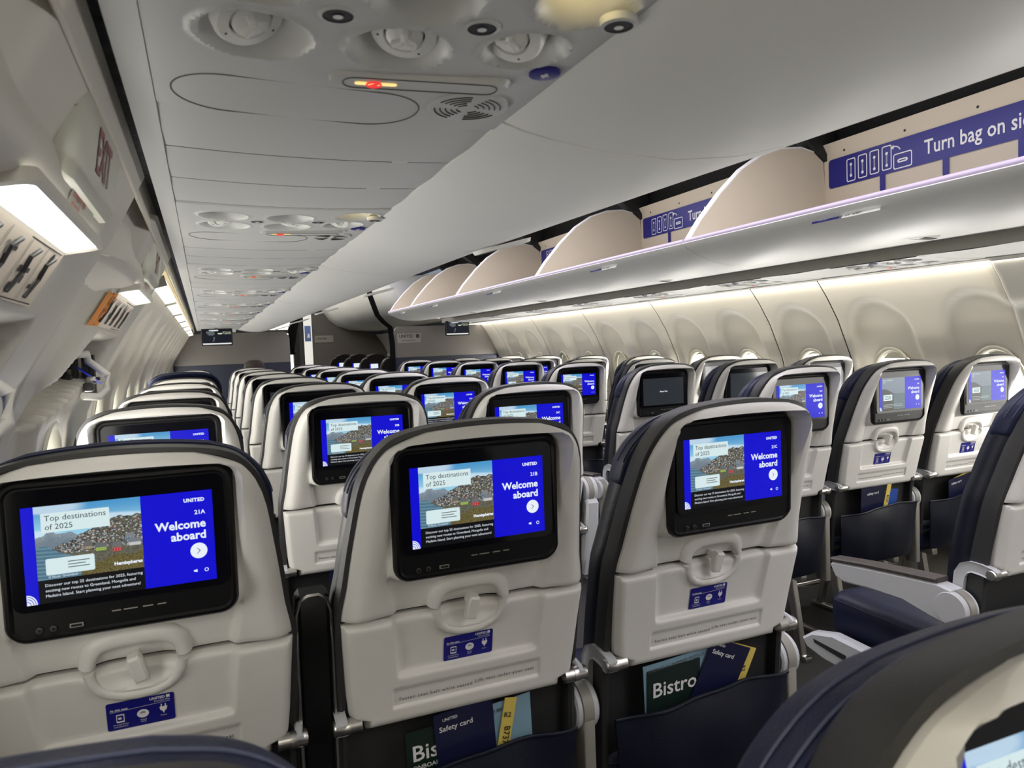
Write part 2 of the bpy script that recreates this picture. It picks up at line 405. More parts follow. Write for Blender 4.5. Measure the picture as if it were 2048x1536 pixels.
def jack_mesh(kind):
    b = MB(); T = Matrix.Translation((0, -.0005, 0)) @ Matrix.Rotation(math.radians(90), 4, 'X')
    if kind == 'jack':
        b.lathe([(.0038, 0), (.0038, .0012), (.003, .0016), (.0022, .0016)], 16, 2, T, caps=False); b.lathe([(.0022, .0015), (.0001, .0015)], 12, 1, T, caps=False)
    else:
        b.box((0, -.0006, 0), (.015, .0016, .0050), 0); b.box((0, -.0015, 0), (.012, .001, .003), 1)
    return b.mesh('port', [M['rail'], M['blkm'], M['char']], 30)
# --- what the seat screens show
DW, DH = .2152, .1201
def landscape(alt=False):
    nx, ny = 150, 110; rnd = random.Random(3 if not alt else 5); C = []
    def mix(a, b, t): return tuple(p+(q-p)*t for p, q in zip(a, b))
    def crest(u): return .42+.34*ss(.10, .80, u)+.010*math.sin(34*u)+.006*math.sin(81*u)
    def shore(u): return .44-.34*ss(.05, .62, u)+.018*math.sin(22*u)
    for j in range(ny):
        row = []; v = (j+.5)/ny
        for i in range(nx):
            u = (i+.5)/nx
            if alt:
                c = mix((.12, .16, .22), (.22, .27, .32), v); h = .55+.22*(1-u)+.03*math.sin(9*u)
                if v < h-.12: c = mix((.035, .04, .04), (.07, .075, .07), rnd.random())
                if v < .52-.25*abs(u-.35) or (u > .55 and v < .5): c = mix((.07, .12, .14), (.12, .18, .2), rnd.random())
                if u < .5 and v < .42+.1*math.sin(6*u): c = mix((.03, .035, .03), (.08, .08, .07), rnd.random())
                row.append(c); continue
            cl = ss(.45, .85, .5+.33*math.sin(5*u+14*v)+.28*math.sin(2.6*u-19*v+1))
            c = mix((.30, .60, .78), (.07, .30, .58), ss(.6, 1, v)); c = mix(c, (.75, .86, .92), cl*.6)
            mt = .57+.08*math.exp(-((u-.14)/.075)**2)+.05*math.exp(-((u-.30)/.06)**2)+.008*math.sin(60*u)
            if v < mt and u < .5: c = mix((.13, .18, .23), (.42, .47, .50), rnd.random()*.5*ss(mt-.12, mt, v)+.2*rnd.random())
            if v < crest(u) and u > .03: c = mix((.05, .052, .038), (.17, .165, .12), rnd.random())
            if v < shore(u): c = mix((.035, .10, .16), (.16, .30, .38), .5+.3*math.sin(120*v+9*u)+.2*(rnd.random()-.5))
            if u > .40 and v < .16+.15*(u-.4)+.025*math.sin(19*u): c = mix((.05, .042, .014), (.20, .165, .06), rnd.random())
            row.append(c)
        C.append(row)
    if not alt:
        cols = [(.55, .57, .57), (.40, .42, .44), (.62, .6, .54), (.11, .12, .14), (.05, .055, .06), (.66, .66, .64), (.04, .045, .05), (.15, .16, .17), (.28, .10, .08), (.10, .18, .26)]
        for _ in range(900):
            u = rnd.uniform(.16, .99); v = rnd.uniform(max(shore(u), .30)+.03, crest(u)-.012)
            if v <= .3: continue
            i, j = int(u*nx), int(v*ny); c = rnd.choice(cols); wd = rnd.choice((1, 2, 2, 3))
            for a in range(wd):
                if i+a < nx: C[j][i+a] = c; C[min(ny-1, j+1)][i+a] = tuple(x*.3 for x in c)
        def house(u, v, wd, h, wall, roof):
            i0, j0 = int(u*nx), int(v*ny)
            for j in range(h):
                for i in range(wd):
                    if i0+i < nx: C[j0+j][i0+i] = wall if (i % 4 != 2 or j % 3 != 1) else (.5, .5, .48)
            rh = int(h*1.5)
            for j in range(rh):
                for i in range(-1, wd+1-int(j*.4)):
                    if 0 <= i0+i+j//3 < nx and j0+h+j < ny: C[j0+h+j][i0+i+j//3] = tuple(x*(.9+.2*rnd.random()) for x in roof)
        house(.84, .40, 12, 5, (.06, .14, .24), (.20, .22, .24)); house(.55, .31, 15, 5, (.26, .40, .05), (.12, .135, .14)); house(.71, .28, 13, 6, (.48, .03, .04), (.14, .145, .15)); house(.87, .33, 17, 5, (.52, .54, .54), (.17, .19, .21)); house(.45, .36, 10, 4, (.30, .24, .16), (.13, .13, .13))
    return nx, ny, C
def display_mesh(kind):
    b = MB(); cols = {}
    X = lambda u: (u-.5)*DW
    Z = lambda v: (.5-v)*DH
    y0 = -.0022
    def rect(u0, v0, u1, v1, m, lay=1, r=0):
        q = [(X(u0), Z(v1)), (X(u1), Z(v1)), (X(u1), Z(v0)), (X(u0), Z(v0))] if not r else rrect(X(u1)-X(u0), Z(v0)-Z(v1), r, 4, (X(u0)+X(u1))/2, (Z(v0)+Z(v1))/2)
        b.plate(q, y0-.0002*lay, m)
    if kind == 'wait':
        rect(0, 0, 1, 1, 4, 0); b.text('Please Wait', .0085, 0, -.003, y0-.0004, 2, 'CENTER', .0002)
        return b.mesh('display', [M['blue'], M['lite'], M['lite'], M['dim'], M['offscr']], 0)
    alt = kind == 'alt'
    mats = [M['blue'], M['lite'], M['card'], M['sink'], M['sblk'], M['pic'], M['offscr']]
    if kind == 'off':
        rect(0, 0, 1, 1, 6, 0); return b.mesh('display', mats, 0)
    rect(0, 0, 1, 1, 4, 0); rect(0, 0, .062, 1, 0); rect(.605, 0, 1, 1, 0)
    nx, ny, C = landscape(alt); u0, u1, v0, v1 = .062, .605, 0, (.76 if not alt else .98)
    n = len(b.v); nf = len(b.f)
    for j in range(ny+1):
        for i in range(nx+1): b.v.append((X(u0+(u1-u0)*i/nx), y0-.0002, Z(v1+(v0-v1)*j/ny)))
    for j in range(ny):
        for i in range(nx):
            q = n+j*(nx+1)+i; cols[len(b.f)] = C[j][i]; b.f.append([q, q+1, q+nx+2, q+nx+1]); b.m.append(5)
    T = lambda s, sz, u, v, m, al='LEFT', bd=0, sp=1: b.text(s, sz*DW, X(u), Z(v), y0-.0008, m, al, bd*DW, None, sp)
    if not alt:
        rect(.095, .075, .44, .275, 2, 2); T('Top destinations', .046, .112, .155, 3); T('of 2025', .046, .112, .245, 3)
        rect(.105, .545, .35, .715, 2, 2, .002)
        for k in range(3): rect(.215, .59+.03*k, .325-.02*(k == 1), .598+.03*k, 3, 3)
        T('Hemispheres', .028, .598, .70, 1, 'RIGHT', .0012); T('© Nuuk, Greenland', .018, .115, .745, 1)
        for k, s in enumerate(('Discover our top 25 destinations for 2025, featuring', 'exciting new routes to Greenland, Mongolia and', 'Madeira Island. Start planning your next adventure!')): T(s, .0235, .095, .83+.055*k, 1)
    else:
        T('Planned off Amalfi', .03, .085, .09, 1); T('Italy', .03, .085, .15, 1)
        rect(.09, .52, .30, .70, 2, 2, .002)
        for k in range(3): rect(.12, .56+.04*k, .27, .575+.04*k, 3, 3)
        for k in range(3): rect(.09, .82+.045*k, (.52, .55, .3)[k], .828+.045*k, 2, 3)
    T('UNITED', .030, .955, .115, 1, 'RIGHT', .0014, 1.12)
    T('Welcome', .070, .955, .40, 1, 'RIGHT', .0020); T('aboard', .070, .955, .525, 1, 'RIGHT', .0020)
    b.plate(ell(.048*DW, .048*DW, 28, X(.908), Z(.66)), y0-.0006, 1)
    b.add([(X(.908)+p*DW, y0-.0009, Z(.66)+q*DW) for p, q in ((-.008, .018), (-.012, .018), (.004, 0), (-.012, -.018), (-.008, -.018), (.010, 0))], [(1, 2, 5, 0), (2, 3, 4, 5)], 3)
    b.plate([(X(.885)+p*DW, Z(.88)+q*DW) for p, q in ((-.012, -.005), (-.004, -.005), (.008, -.010), (.008, .010), (-.004, .005), (-.012, .005))], y0-.0006, 1)
    b.plate(ell(.012*DW, .012*DW, 16, X(.945), Z(.88)), y0-.0005, 1); b.plate(ell(.008*DW, .008*DW, 16, X(.945), Z(.88)), y0-.0007, 0)
    # globe mark at the foot of the blue strip
    c = (X(.002), Z(1)); g = .052*DW
    b.plate([(c[0], c[1])]+[(c[0]+g*math.cos(math.radians(a)), c[1]+g*1.15*math.sin(math.radians(a))) for a in range(0, 91, 9)], y0-.0005, 1)
    for r in (.35, .6, .82):
        arc = [(c[0]+g*r*math.cos(math.radians(a)), c[1]+g*1.15*r*math.sin(math.radians(a))) for a in range(4, 90, 10)]
        arc2 = [(c[0]+g*(r+.07)*math.cos(math.radians(a)), c[1]+g*1.15*(r+.07)*math.sin(math.radians(a))) for a in range(84, 3, -10)]
        b.plate((arc+arc2)[::-1] if False else (arc2[::-1]+arc[::-1]), y0-.0008, 0)
    return b.mesh('display', mats, 0, cols)
def seatno_mesh(s):
    b = MB(); b.text(s, .036*DW, (.955-.5)*DW, (.5-.255)*DH, -.0032, 0, 'RIGHT', .0008*DW)
    return b.mesh('seat_number', [M['lite']], 0)
def side_strip(path, half, x0, x1, mb, m=0):
    """flat bar that follows a path in the y,z plane, between x0 and x1"""
    P = [Vector(p) for p in path]; L = []; Rr = []
    for i, p in enumerate(P):
        t = (P[min(i+1, len(P)-1)]-P[max(i-1, 0)]).normalized(); nrm = Vector((-t.y, t.x))
        h = half[i] if isinstance(half, (list, tuple)) else half
        L.append(p+nrm*h); Rr.append(p-nrm*h)
    a = min(.003, abs(x1-x0)*.3)
    def ring(i, s):
        c = (L[i]+Rr[i])/2; d = (L[i]-Rr[i])/2
        k = 1-min(.9, a/max(d.length, .001))
        return [(x0, *(c+d*k)), (x0+a, *(c+d)), (x1-a, *(c+d)), (x1, *(c+d*k)), (x1, *(c-d*k)), (x1-a, *(c-d)), (x0+a, *(c-d)), (x0, *(c-d*k))]
    mb.loft([ring(i, 1) for i in range(len(P))], m)
    return mb
def trayarm_mesh(s):
    b = MB(); p = [(.082, .648), (.094, .650), (.12, .655), (.145, .656), (.163, .648), (.174, .63), (.178, .60), (.180, .54), (.182, .46)]
    side_strip(p, [.009, .0135, .0135, .0135, .014, .014, .013, .012, .011], s*.204, s*.216, b)
    return b.mesh('tray_arm', [M['arm']], 40)
def hinge_mesh(s):
    b = MB(); T = Matrix.Translation((s*.178, .094, .648)) @ Matrix.Rotation(math.radians(90*s), 4, 'Y')
    b.lathe([(.003, 0), (.0125, .0005), (.0125, .018), (.0135, .0185), (.0135, .041), (.011, .044), (.003, .0442)], 20, 0, T)
    return b.mesh('tray_hinge', [M['metal']], 40)
def pocket_mesh():
    b = MB()
    def fn(i, j):
        u = i/24*2-1; t = j/14; z = .34+(.548+.010*math.sin(2.2*u+.6)-.34)*t
        x = u*(.198-.012*(1-t)); bulge = .030*(1-u**4)*math.sin(math.pi*min(1, .15+t*.72))+.004*math.sin(5*u+3*t)*ss(.4, 1, t)+.004*math.sin(9*u)*t
        return (x, yb(z)-.020-bulge, z)
    b.grid(fn, 25, 15)
    b.tube([fn(i, 14) for i in range(25)], .004, 6)
    b.grid(lambda i, j: (lambda p: (p[0], p[1]+.004, p[2]))(fn(i, j)), 25, 15, 0, flip=True)
    return b.mesh('seat_pocket', [M['navy2']], 60)
def core_mesh():
    b = MB(); slab(b, outline(.007), [(.034, .014), (.010, .012), (.006, .006), (.010, 0), (.047, 0), (.056, .006)]); return b.mesh('seat_back_frame', [M['char']], 50)
def backrest_mesh():
    b = MB(); slab(b, outline(-.002, .40, 1.0, .01), [(.050, .0), (.062, -.006), (.087, -.008), (.112, .004), (.127, .03)]); return b.mesh('backrest', [M['navy2']], 60)
def headrest_mesh():
    b = MB()
    def tbl(z): return smooth_table([(.955, .150), (.965, .176), (.985, .190), (1.02, .188), (1.05, .178), (1.075, .160), (1.092, .138), (1.104, .105)], z)
    o = outline(0, .955, 1.104, .008, tbl)
    slab(b, o, [(.050, .010), (.054, .002), (.064, 0), (.092, 0), (.102, .004), (.110, .014), (.114, .04)])
    n = len(o)
    b.tube([(x, yb(z)+.080, z) for x, z in inset(o, -.0006)[8:n-8]], .0011, 5, 1); b.tube([(x, yb(z)+.061, z) for x, z in inset(o, -.0004)[8:n-8]], .0011, 5, 1)
    return b.mesh('headrest', [M['navy'], M['stitch']], 60)
def cushion_mesh():
    b = MB(); R = []
    for z, ins in ((.33, .02), (.345, .004), (.36, 0), (.42, 0), (.445, .004), (.458, .016), (.464, .05)):
        R.append([(x, y+.37, z-.02*ss(.2, .56, .56-(y+.37))) for x, y in rrect(.43-2*ins, .46-2*ins, .045-ins*.5, 6)])
    b.loft(R); b.tube([(x, y+.37, .442-.02*ss(.2, .56, .56-(y+.37))) for x, y in rrect(.424, .454, .045, 6)], .0025, 5, 0, None, True)
    return b.mesh('seat_cushion', [M['navy']], 60)
def leg_mesh(s):
    b = MB(); x = s*.13
    b.box((x, .33, .317), (.03, .40, .03), 0, None, .004)
    side_strip([(.20, .31), (.17, .15), (.15, .012)], .018, x-.012, x+.012, b); side_strip([(.44, .31), (.50, .15), (.53, .012)], .016, x-.012, x+.012, b)
    b.box((x, .34, .01), (.03, .46, .02), 0, None, .003)
    return b.mesh('leg', [M['metal']], 40)
def bar_mesh():
    b = MB(); b.tube([(-.22, .56, .10), (.22, .56, .10)], .011, 10); return b.mesh('baggage_bar', [M['metal']], 50)
def armrest_meshes():
    o = {}
    body = [(.155, .505), (.16, .60), (.20, .606), (.30, .598), (.42, .587), (.53, .575), (.538, .565), (.520, .535), (.49, .525), (.40, .532), (.30, .533), (.22, .515)]
    b = MB(); b.prism(body, 'x', -.022, .022, 0, None, .005); o['body'] = b.mesh('armrest', [M['arm']], 35)
    b = MB(); b.prism([(.20, .606), (.30, .598), (.42, .587), (.535, .574), (.536, .586), (.42, .600), (.30, .611), (.20, .619)], 'x', -.023, .023, 0, None, .004); o['pad'] = b.mesh('armrest_pad', [M['pad']], 40)
    b = MB(); T = Matrix.Translation((0, .165, .552)) @ Matrix.Rotation(math.radians(90), 4, 'Y')
    b.lathe([(.004, -.024), (.040, -.024), (.044, -.020), (.044, -.012)], 28, 0, T); b.lathe([(.044, .012), (.044, .020), (.040, .024), (.004, .024)], 28, 0, T)
    b.lathe([(.041, -.012), (.047, -.0105), (.047, .0105), (.041, .012)], 28, 1, T); b.box((0, .145, .42), (.024, .05, .26), 1, None, .004)
    o['pivot'] = b.mesh('armrest_pivot', [M['arm'], M['rail']], 35)
    # the same arm folded up between two backs
    up = [(.115, .53), (.10, .80), (.098, .84), (.105, .862), (.13, .868), (.15, .855), (.165, .80), (.185, .56)]
    b = MB(); b.prism(up, 'x', -.025, .025, 0, None, .006); o['upbody'] = b.mesh('armrest', [M['blkm']], 35)
    b = MB(); q = [(-.026, .55), (-.0265, .78), (-.026, .835), (-.02, .855), (-.008, .862), (.008, .862), (.02, .855), (.026, .835), (.0265, .78), (.026, .55)]
    b.tube([(x, .1005+(.86-z)*.035, z) for x, z in q], .003, 6); b.box((-.029, .108, .74), (.006, .01, .014), 0, None, .002)
    o['uptrim'] = b.mesh('armrest_trim', [M['metal']], 50)
    b = MB(); up2 = [(.12, .46), (.085, .58), (.075, .70), (.095, .72), (.15, .72), (.17, .68), (.165, .58), (.155, .46)]
    b.prism(up2, 'x', -.022, .022, 0, None, .006); T = Matrix.Translation((0, .12, .735)) @ Matrix.Rotation(math.radians(90), 4, 'Y')
    b.lathe([(.003, -.024), (.034, -.024), (.040, -.020), (.040, .020), (.034, .024), (.003, .024)], 28, 0, T); b.lathe([(.028, -.0255), (.03, -.0245)], 24, 1, T, caps=False); b.lathe([(.0405, -.009), (.0415, -.008), (.0415, .008), (.0405, .009)], 28, 1, T, caps=False)
    b.prism([(.10, .60), (.115, .60), (.115, .67), (.10, .67)], 'x', -.0235, .0235, 1)
    o['raised'] = b.mesh('armrest', [M['arm'], M['rail']], 35)
    return o
ME = dict(shell=shell_mesh(), tray=tray_mesh(), sticker=sticker_mesh(), letter=lettering_mesh(), latch=latch_mesh(), monitor=monitor_mesh(), jack=jack_mesh('jack'), usb=jack_mesh('usb'),
          on=display_mesh('on'), wait=display_mesh('wait'), off=display_mesh('off'), alt=display_mesh('alt'), armL=trayarm_mesh(-1), armR=trayarm_mesh(1), hinL=hinge_mesh(-1), hinR=hinge_mesh(1),
          pocket=pocket_mesh(), core=core_mesh(), backrest=backrest_mesh(), headrest=headrest_mesh(), cushion=cushion_mesh(), legL=leg_mesh(-1), legR=leg_mesh(1), bar=bar_mesh())
AR = armrest_meshes()

# ------------------------------------------------------------------ the cabin shell
Y0, YL, YR = -2.6, 7.2, 6.65          # back end, left bulkhead, right bulkhead
b = MB(); b.box((0, 5, -.02), (3.7, 16, .04)); struct('floor', b.mesh('floor', [M['carpet']], 0))
WT_R = [(-.05, 1.60), (.3, 1.70), (.6, 1.755), (.9, 1.745), (1.1, 1.70), (1.3, 1.61), (1.42, 1.535), (1.51, 1.465)]
WT_L = [(-.05, 1.60), (.3, 1.70), (.6, 1.745), (.9, 1.735), (1.1, 1.70), (1.2, 1.66), (1.3, 1.60), (1.37, 1.555), (1.42, 1.522), (1.53, 1.465)]
def zlist(): return [0, .15, .3, .45, .6]+[.6+.0165*k for k in range(1, 56)]
WZ = .962
def wall_panel(side, y0, y1, wins, base, arch=True, extra=None, mt=None):
    b = MB(); n = max(4, int((y1-y0)/(.0125 if arch else .0062))); zs = zlist() if arch else [0, .2, .4, .6]+[.6+.0078*k for k in range(1, 118)]
    def fn(i, j):
        y = y0+(y1-y0)*i/n; z = zs[j]; X = lerp_table(base, z)
        d = 0
        for wy in wins:
            dy = abs(y-wy); zt = 1.40
            h = .185+.045*ss(1.2, .7, z)
            e = h-dy if z < zt-h else h-math.hypot(dy, (z-(zt-h)))
            if arch: d = max(d, .024*ss(0, .030, e)*ss(.55, .75, z))
            rr = math.hypot(dy/.138, (z-(WZ if arch else WZ-.04))/.200)
            d = max(d, 0)+.03*(1-ss(.80, .98, rr))
        ed = min(y-y0, y1-y)
        d += .006*(1-ss(0, .010, ed))
        X += d
        if extra: X += extra(y, z)
        return (side*X, y, z)
    b.grid(fn, n+1, len(zs), 0, flip=(side < 0))
    return b.mesh('wall', [mt or M['wall']], 60)
nwin = [0]
def window(side, wy, base, wz=WZ, shade=.06, a=.112, bb=.170, off=.040):
    """pane of daylight sunk in its reveal, with a raised ring round it"""
    nwin[0] += 1; sl = (lerp_table(base, wz+.1)-lerp_table(base, wz-.1))/.2
    def P(y, z, d): return (side*(lerp_table(base, wz)+(z-wz)*sl+d), y, z)
    b = MB(); o = ell(a, bb, 40, wy, wz)
    b.add([P(y, z, off) for y, z in o], [tuple(range(40)) if side < 0 else tuple(range(40))[::-1]], 0)
    win = struct('window_%d' % nwin[0], b.mesh('window', [M['pane']], 0))
    b = MB(); rings = []
    for k, d in ((1.0, off), (1.02, off-.02), (1.06, off-.034), (1.12, off-.036), (1.16, off-.030)): rings.append([P(wy+(y-wy)*k, wz+(z-wz)*k, d) for y, z in o])
    b.loft(rings, 0, caps=False); link('window_frame', b.mesh('window_frame', [M['panel']], 60), win)
    if shade <= 0: return
    b = MB(); zsh = wz+bb*(1-2*shade)
    sh = [(y, z) for y, z in ell(a*.99, bb*.99, 40, wy, wz) if z > zsh]
    b.add([P(y, z, off-.004) for y, z in sh], [tuple(range(len(sh)))], 0); link('window_shade', b.mesh('window_shade', [M['panel']], 0), win)
wR = [1.03+.508*k for k in range(11)]
seamsR = [.89, 1.77, 2.26, 3.28, 4.29, 5.31, 6.33, 12.0]
for a, c in zip(seamsR, seamsR[1:]):
    struct('wall_right', wall_panel(1, a+.003, min(c-.003, 12), [w_ for w_ in wR if a-.2 < w_ < c+.2], WT_R))
for k, w_ in enumerate(wR): window(1, w_, WT_R, shade=(.06, .10, .05, .0, .04, .12, 1.0, .3, 1.0, .25, .4)[k])
def exit_extra(y, z): return -.022*ss(1.30, 1.34, z)*ss(.89, .86, y)-.012*ss(.885, .87, y)
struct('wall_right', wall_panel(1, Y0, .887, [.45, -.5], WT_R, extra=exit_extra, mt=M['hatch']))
window(1, .45, WT_R)
b = MB()   # liner behind the seams
for s, base in ((1, WT_R), (-1, WT_L)):
    b.grid(lambda i, j: (s*(lerp_table(base, j*.1)+.12), (Y0, 12)[i], j*.1), 2, 17, 0, flip=s < 0)
struct('wall_outer', b.mesh('wall_outer', [M['seam']], 0))
wL = [1.75+.508*k for k in range(11)]
seamsL = [1.32, 1.50, 2.51, 3.53, 4.54, 5.56, 6.58, 12.0]
for a, c in zip(seamsL, seamsL[1:]):
    struct('wall_left', wall_panel(-1, a+.003, c-.003, [w_ for w_ in wL if a-.2 < w_ < c+.2], WT_L))
for w_ in wL: window(-1, w_, WT_L)
HY = (-.10, .87)
REC = [(-.19, 1.287), (.17, 1.289), (.15, 1.21), (-.10, 1.150), (-.41, 1.116), (-.38, 1.155)]
def poly_sdf(P, x, y):
    d = 1e9; inside = False; n = len(P)
    for i in range(n):
        (ax, ay), (bx, by) = P[i], P[(i+1) % n]; ex, ey = bx-ax, by-ay; t = max(0, min(1, ((x-ax)*ex+(y-ay)*ey)/(ex*ex+ey*ey)))
        d = min(d, math.hypot(x-ax-ex*t, y-ay-ey*t))
        if (ay > y) != (by > y) and x < ax+(y-ay)/(by-ay)*(bx-ax): inside = not inside
    return d if inside else -d
def hatch_extra(y, z):
    d = 0
    for h in HY+(-1.07,):
        e = min(.365-abs(y-h), z-.5)
        d -= .026*ss(0, .05, e)
        e2 = poly_sdf(REC, y-h, z) if abs(y-h) < .5 and 1.09 < z < 1.31 else -1
        if e2 > -.02: d += .075*ss(-.005, .018, e2)
    return d
for h, (a, c) in zip((-1.07,)+HY, ((Y0, -.580), (-.580, .385), (.385, 1.32))):
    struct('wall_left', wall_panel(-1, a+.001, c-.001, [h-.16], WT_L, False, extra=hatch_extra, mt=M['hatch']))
for h in HY: window(-1, h-.16, WT_L, wz=WZ-.04, off=-.004, shade=0)
b = MB(); b.box((0, Y0-.02, 1.1), (3.7, .04, 2.3)); struct('wall_back_seal', b.mesh('wall_back_seal', [M['bin']], 0))  # unseen wall added across the cabin to keep stray light out
b = MB(); b.grid(lambda i, j: (-.62+1.24*i/16, (Y0, 12)[j], 2.16+.06*math.cos((i/16-.5)*math.pi)), 17, 2); b.box((0, 4.7, 2.40), (3.7, 15, .04), 1)
struct('ceiling', b.mesh('ceiling', [M['ceil'], M['void']], 50))
b = MB(); b.box((0, 13.2, 1.1), (3.7, .04, 2.4)); struct('wall_front', b.mesh('wall_front', [M['fcwall']], 0))

# rails, gaps and blank strips along the service units
def strip_y(name, prof, mt, y0, y1, kind='structure', smooth=40):
    b = MB(); b.prism(prof, 'y', y0, y1); o = link(name, b.mesh(name, [mt], smooth)); o['kind'] = kind; return o
strip_y('trim_1', [(-1.4605, 1.5276), (-1.4605, 1.4835), (-1.4625, 1.482), (-1.4645, 1.4835), (-1.466, 1.52), (-1.53, 1.53), (-1.53, 1.56), (-1.4605, 1.56)], M['wall'], Y0, YL)
strip_y('trim_2', [(-1.437, 1.500), (-1.411, 1.498), (-1.411, 1.53), (-1.437, 1.53)], M['psu'], Y0, YL)
b = MB(); b.grid(lambda i, j: (-1.475+.05*i, (Y0, YL)[j], 1.556), 2, 2, 0, flip=True); struct('trim_3', b.mesh('gap_lining', [M['foil']], 0))
strip_y('trim_4', [(1.034, 1.503), (1.038, 1.545), (1.05, 1.545), (1.05, 1.503)], M['rail'], Y0, YR)
strip_y('trim_5', [(1.437, 1.499), (1.465, 1.497), (1.465, 1.53), (1.437, 1.53)], M['psu'], Y0, YR)
strip_y('trim_6', [(-1.034, 1.503), (-1.038, 1.545), (-1.05, 1.545), (-1.05, 1.503)], M['rail'], Y0, YL)

# ------------------------------------------------------------------ passenger service units
CUPS = [(-1.327, -.402, .045), (-1.209, -.412, .044), (-1.100, -.437, .039)]
LITS = [(-1.332, -.505, .042), (-1.212, -.508, .042), (-1.088, -.532, .042)]
def psu_z(x, y, cups):
    z = 1.5-.006*(1-((x+1.224)/.19)**2)
    for cx, cy, r in cups:
        q = math.hypot(x-cx, (y-cy)*1.0)/(r*1.06)
        if q < 1.05: z += .036*(1-ss(.30, 1.0, q))-.002*math.exp(-((q-1)/.06)**2)
    return z
def psu_panel(y0, y1, cups):
    b = MB(); nx = 106 if cups else 12; ny = max(3, int((y1-y0)/.0036)) if cups else 3
    b.grid(lambda i, j: (lambda x, y: (x, y, psu_z(x, y, cups)+(.003 if j in (0, ny-1) else 0)))(-1.4105+(1.4105-1.0375)*i/(nx-1), y0+(y1-y0)*j/(ny-1)), nx, ny, 0, flip=True)
    return b.mesh('service_panel', [M['psu']], 40)
PSUM = {}
def psu_meshes():
    PSUM['panel'] = psu_panel(-.600, -.193, CUPS+LITS)
    b = MB(); b.lathe([(.030, .016), (.030, -.001), (.0275, -.005), (.0185, -.007), (.0175, -.003)], 32, 0, None, False); b.lathe([(.0175, -.002), (.0165, -.002)], 28, 1, None, False); b.lathe([(.0165, -.001), (.0160, -.007), (.011, -.010), (.001, -.0105)], 28, 0, None, False)
    for k in range(3): b.box((.006, 0, -.011), (.012, .006, .008), 0, Matrix.Rotation(k*2*math.pi/3, 4, 'Z'), .002)
    for a in (.4, 2.5, 4.4): b.lathe([(.0012, -.0064), (.0001, -.0066)], 8, 1, Matrix.Translation((.023*math.cos(a), .023*math.sin(a), 0)), False)
    PSUM['gasper'] = b.mesh('air_nozzle', [M['bin'], M['seam']], 40)
    for k, mt in (('loff', M['roff']), ('lon', M['rlit'])):
        b = MB(); b.lathe([(.020, .010), (.020, -.002), (.017, -.004)], 24, 1, None, False); b.lathe([(.017, -.003), (.010, -.005), (.0005, -.006)], 24, 0, None, False)
        PSUM[k] = b.mesh('reading_light', [mt, M['psu']], 40)
    b = MB(); b.lathe([(.016, .004), (.0155, -.002), (.012, -.003)], 24, 0, None, False); b.lathe([(.012, -.0025), (.0005, -.0025)], 20, 1, None, False); b.lathe([(.004, -.0035), (.0003, -.0036)], 12, 2, None, False)
    PSUM['btn'] = b.mesh('light_button', [M['psu'], M['char'], M['white']], 40)
    b = MB(); F = lambda q, z, m: b.add([(x, y, z) for x, y in q], [tuple(range(len(q)))[::-1]], m)
    b.loft([[(x, y, 1.499) for x, y in rrect(.180, .036, .017, 6)[::-1]], [(x, y, 1.490) for x, y in rrect(.172, .030, .014, 6)[::-1]]], 0)
    b.tube([(x, y, 1.4898) for x, y in rrect(.150, .026, .012, 6)], .0007, 5, 1, None, True)
    PSUM['sign'] = b.mesh('sign_panel', [M['psu'], M['seam']], 40)
    b = MB(); F(rrect(.040, .0075, .003, 4, -.044, 0), 1.4893, 0); PSUM['cig'] = b.mesh('lit_symbol', [M['amber']], 0)
    b = MB(); b.tube([(x, y, 1.4885) for x, y in ell(.0068, .0068, 24, -.046, 0)], .0010, 6, 0, None, True); b.tube([(-.051, .005, 1.4885), (-.041, -.005, 1.4885)], .0012, 6); PSUM['ban'] = b.mesh('prohibition_ring', [M['red']], 0)
    b = MB(); b.tube([(x, y, psu_z(x-1.272, y, [])) for x, y in rrect(.246, .106, .052, 10)], .0009, 5, 0, None, True); b.box((.03, .052, 1.4955), (.012, .002, .001)); PSUM['door'] = b.mesh('mask_door', [M['seam']], 40)
    b = MB(); b.lathe([(.044, 1.499), (.044, 1.4945), (.040, 1.4935), (.001, 1.4935)], 32, 0, None, False)
    for r in (.012, .018, .024, .030, .036):
        for a0 in (20, 110, 200, 290):
            pts = [(r*math.cos(math.radians(a0+k*10)), r*math.sin(math.radians(a0+k*10)), 1.4932) for k in range(6 if r < .02 else 7)]
            b.tube(pts, .0007, 5, 1)
    PSUM['grille'] = b.mesh('speaker_grille', [M['psu'], M['void']], 40)
    b = MB(); b.lathe([(.0155, 1.499), (.0155, 1.4955), (.013, 1.495), (.0005, 1.4948)], 24, 0, None, False); b.box((0, 0, 1.4946), (.003, .010, .0006), 1); b.box((0, 0, 1.4946), (.008, .003, .0006), 1)
    PSUM['call'] = b.mesh('call_button', [M['stk'], M['white']], 40)
psu_meshes()
